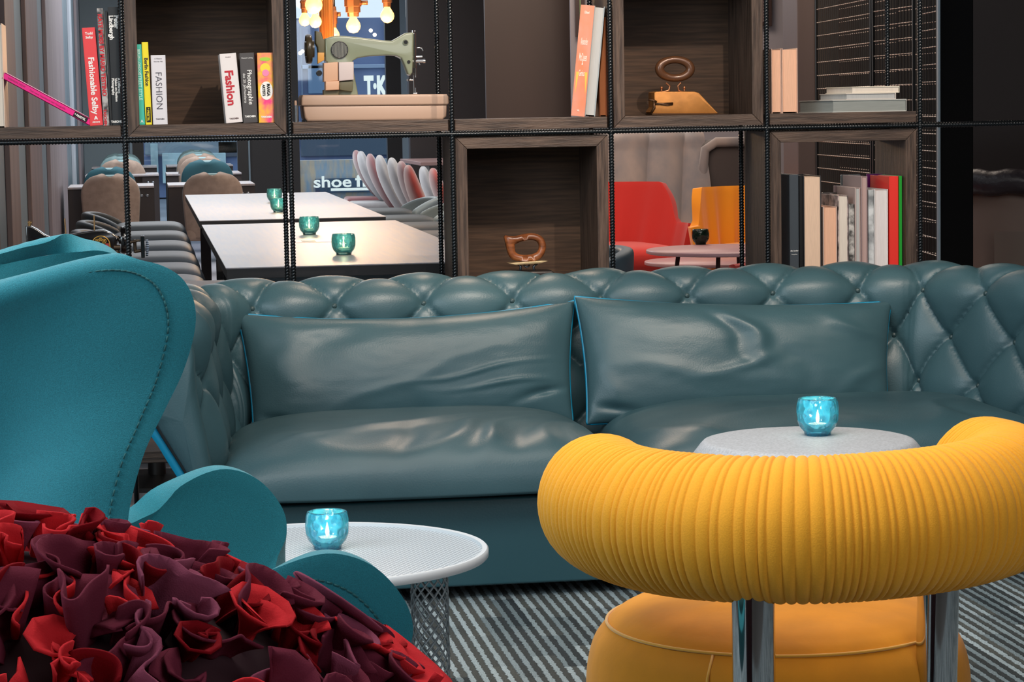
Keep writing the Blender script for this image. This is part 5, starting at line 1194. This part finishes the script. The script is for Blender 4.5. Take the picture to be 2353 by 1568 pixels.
def arm(name, label, cx0, Y_, mat, w, htop, rz, zarm=.60, dz=0):
    t = thing('armchair', label, 'armchair', (cx0, Y_, 0), rz, 'draped fabric armchairs in the rear corner'); Mx = WM[t.name]
    # draped shell: rear centre at local -y ... faces local -y ; open front
    V = []; nu = 96; nv = 26; R = w/2
    for i in range(nu+1):
        a = radians(-10+200*i/nu); s_ = sin(a)   # 90deg = back
        bk = max(0, s_)**.55
        top = zarm+(htop-zarm)*min(1, max(0, (s_-.25)/.22))**.6 if s_ > .25 else zarm
        for j in range(nv+1):
            v = j/nv; r = R*(.80+.20*v)-.040*(1-v*.7)*bk*abs(sin(a*7+.8*v))**3-.012*bk*(1-v)*sin(a*19+2*v)
            V.append(Mx @ Vector((r*cos(a)*1.0, r*s_*.92, .16+(top-.16)*v)))
    o = link('draped_shell', mesh('draped_shell', V, grid_faces(nu+1, nv+1), mat), t); solid(o, .055, 1)
    m = o.modifiers.new('round', 'BEVEL'); m.width = .02; m.segments = 3; m.limit_method = 'ANGLE'
    pillow('seat_cushion', [Mx @ Vector(q) for q in ((-R*.72, R*.6, .42), (R*.72, R*.6, .42), (R*.78, -R*.75, .42), (-R*.78, -R*.75, .42))], .16, mat, t, px=5, ex=.35, nu=30, nv=30, nrm=Vector((0, 0, 1)))
    MB().lathe([(R*.7, 0), (R*.74, .17)], tuple(Mx @ Vector((0, 0, 0))), 28).build('base', mat, t, True, 50)
    return t
REDF = M('coral_red_wool', (188, 44, 38), .8, 0, .25, sheen=.25); ORF = M('amber_wool', (222, 138, 20), .8, 0, .25, sheen=.25)
Yr = 13.3; xr = atx(1585, 450, Yr)-.52; arm('a', 'coral red draped armchair before the taupe banquette', xr+.02, Yr, REDF, .98, W(1480, 418, Y=Yr+.3).z, radians(8), .60)
Yo = 12.75; xl = atx(1617, 450, Yo); xr_ = atx(1914, 450, Yo); arm('a', 'amber draped armchair right of the round low table', (xl+xr_)/2, Yo+.2, ORF, (xr_-xl)-.04, W(1765, 428, Y=Yo+.3).z, radians(-6), .60)
xq = atx(1812, 560, 9.6); arm('a', 'red armchair half hidden behind the lower right books', xq+.10, 9.5, M('deep_red_wool', (168, 34, 30), .8), .62, .62, radians(150), .60)
RT = M('rosy_grey_table', (150, 112, 116), .4); RTL = M('dark_table_tube', (70, 52, 52), .4, .3)
def rtable(label, px_, py_, Y_, r):
    c = W(px_, py_, Y=Y_); t = thing('round_low_table', label, 'side table', (c.x, Y_, 0), 0, 'round tables by the armchairs')
    MB().lathe([(0, c.z), (r-.004, c.z), (r, c.z-.004), (r, c.z-.016), (r-.01, c.z-.020), (0, c.z-.020)], (c.x, Y_, 0), 72).build('table_top', RT, t, True, 50)
    for k in range(4):
        a = pi/4+.35+k*pi/2; MB().tube([(c.x+r*.62*cos(a), Y_+r*.62*sin(a), c.z-.02), (c.x+r*.80*cos(a), Y_+r*.80*sin(a), 0)], .011, 8).build('leg', RTL, t, True)
    MB().tube([(c.x+r*.70*cos(.3*k_), Y_+r*.70*sin(.3*k_), c.z-.22) for k_ in range(21)], .006, 6, closed=True).build('leg_ring', RTL, t, True)
    return c
c = rtable('round rosy grey table carrying the black candle glass', 1674, 571, 11.6, .40)
q = W(1610, 562, Z=c.z); votive((q.x, q.y, c.z), 'black green candle glass on the rear round table', GB, 'dark candle glasses in the rear corner', .088, 'lit tealight in the black green glass')
c = rtable('lower round rosy table in front of the red armchair', 1640, 598, 12.42, .36)
# pale blue chair edge next to the rod, below the red armchair
tc2 = tubchair('pale blue grey tub chair edge beside the dark lower box', atx(1428, 600, 8.4)-.30, 8.4, -1, grp='tub chair by the round tables', swapl=True)
# ---------------- posters on the far wall -----------------------------------------------------------
def poster(label, pa, pb, pt, pb_, mat, Y_=17.55):
    a, b = W(pa, pt, Y=Y_), W(pb, pb_, Y=Y_)
    t = thing('framed_picture', label, 'picture', ((a.x+b.x)/2, Y_, b.z)); MB().box(a.x, b.x, Y_, Y_+.03, b.z, a.z, .002).build('frame', mc((60, 44, 42)), t); MB().box(a.x+.03, b.x-.03, Y_-.004, Y_, b.z+.03, a.z-.03).build('print', mat, t)
poster('narrow dark framed picture with green print left of the orange book', 1321, 1345, -60, 84, M('green_print', (108, 124, 88), .5, var=(3, .3)))
poster('tall bright orange picture behind the middle bay books', 1358, 1440, -60, 292, M('orange_poster', (214, 112, 44), .5, var=(2, .3), graincol=(150, 62, 26)), 17.2)
poster('dark framed picture edge right of the iron box', 1740, 1774, -60, 60, M('grey_print', (120, 104, 104), .5))
# ---------------- wire mesh cage --------------------------------------------------------------------
WIRE = M('cage_wire', (196, 182, 172), .35, .5); WIRED = M('dark_cage_bars', (52, 46, 44), .4, .3)
def cage(label, A, B, dep=.12):
    A = Vector(A); B = Vector(B); L = (B-A).length; d = (B-A).normalized(); nn = Vector((-d.y, d.x, 0)); r = thing('wire_cage_panel', label, 'wire screen', tuple((A+B)/2), 0, 'wire mesh screens left of the black column')
    for layer, off in enumerate((0, dep)):
        mb = MB(); z = .03
        while z < 3.15: mb.tube([A+nn*off+Vector((0, 0, z)), B+nn*off+Vector((0, 0, z))], .0021, 4, caps=False); z += .068
        mb.build('cross_wires', WIRE, r)
        mb = MB(); n = int(L/.045)
        for k in range(n+1): p = A+d*(L*k/n)+nn*off; mb.tube([p+Vector((0, 0, 0)), p+Vector((0, 0, 3.19))], .0026, 4, caps=False)
        mb.build('upright_wires', WIRED, r)
    mb = MB()
    for p in (A, B): mb.box(p.x-.006, p.x+.006, p.y-.006, p.y+.01, 0, 3.19, .001)
    mb.build('frame_posts', BLK, r)
def P0_(px_, Y_): q = W(px_, 300, Y=Y_); return (q.x, Y_, 0)
cage('dark wire mesh screen behind the upper right books', P0_(1878, 12.4), P0_(2003, 11.2))
cage('dark wire mesh screen between the two ribbed rods', P0_(2008, 11.0), P0_(2100, 10.4))
cage('dark wire mesh screen directly left of the black column', P0_(2112, 9.6), P0_(2158, 9.2))
q = W(2156.5, 300, Y=8.85); st('trim_%d' % (NT+8), MB().box(q.x-.004, q.x+.004, 8.84, 8.86, 0, 3.2), M('light_window_jamb', (136, 154, 166), .5))
# ---------------- brown booth at the right edge ----------------------------------------------------
bo = thing('curved_booth', 'brown curved booth with a dark cushion roll at the right edge', 'booth', (W(2300, 500, Y=9.6).x, 9.8, 0))
BO = M('brown_leather_booth', (124, 98, 84), .5, var=(2, .12)); BOD = M('dark_leather_roll', (48, 42, 46), .4, bump=(24, .5))
a = W(2235, 440, Y=9.7); ztop = a.z; V = []; nu, nv = 40, 20
for i in range(nu+1):
    an = radians(200+120*i/nu)
    for j in range(nv+1):
        v = j/nv; r = .62-.10*v+.05*sin(pi*v); V.append((a.x+.50+r*cos(an), 9.95+r*.6*sin(an), ztop*v))
link('booth_shell', mesh('booth_shell', V, grid_faces(nu+1, nv+1), BO), bo)
o = MB().tube([(a.x+.50+.56*cos(radians(190+5*k)), 9.95+.36*sin(radians(190+5*k)), ztop+.035+.006*sin(k*1.7)) for k in range(29)], .052, 14).build('cushion_roll', BOD, bo, True)
V = []
for i in range(41):
    an = radians(200+120*i/40)
    for j in range(9): V.append((a.x+.62+.60*cos(an), 9.72+.36*sin(an), (ztop-.16)*j/8))
link('inner_panel', mesh('inner_panel', V, grid_faces(41, 9), M('taupe_panel', (112, 98, 88), .55)), bo)
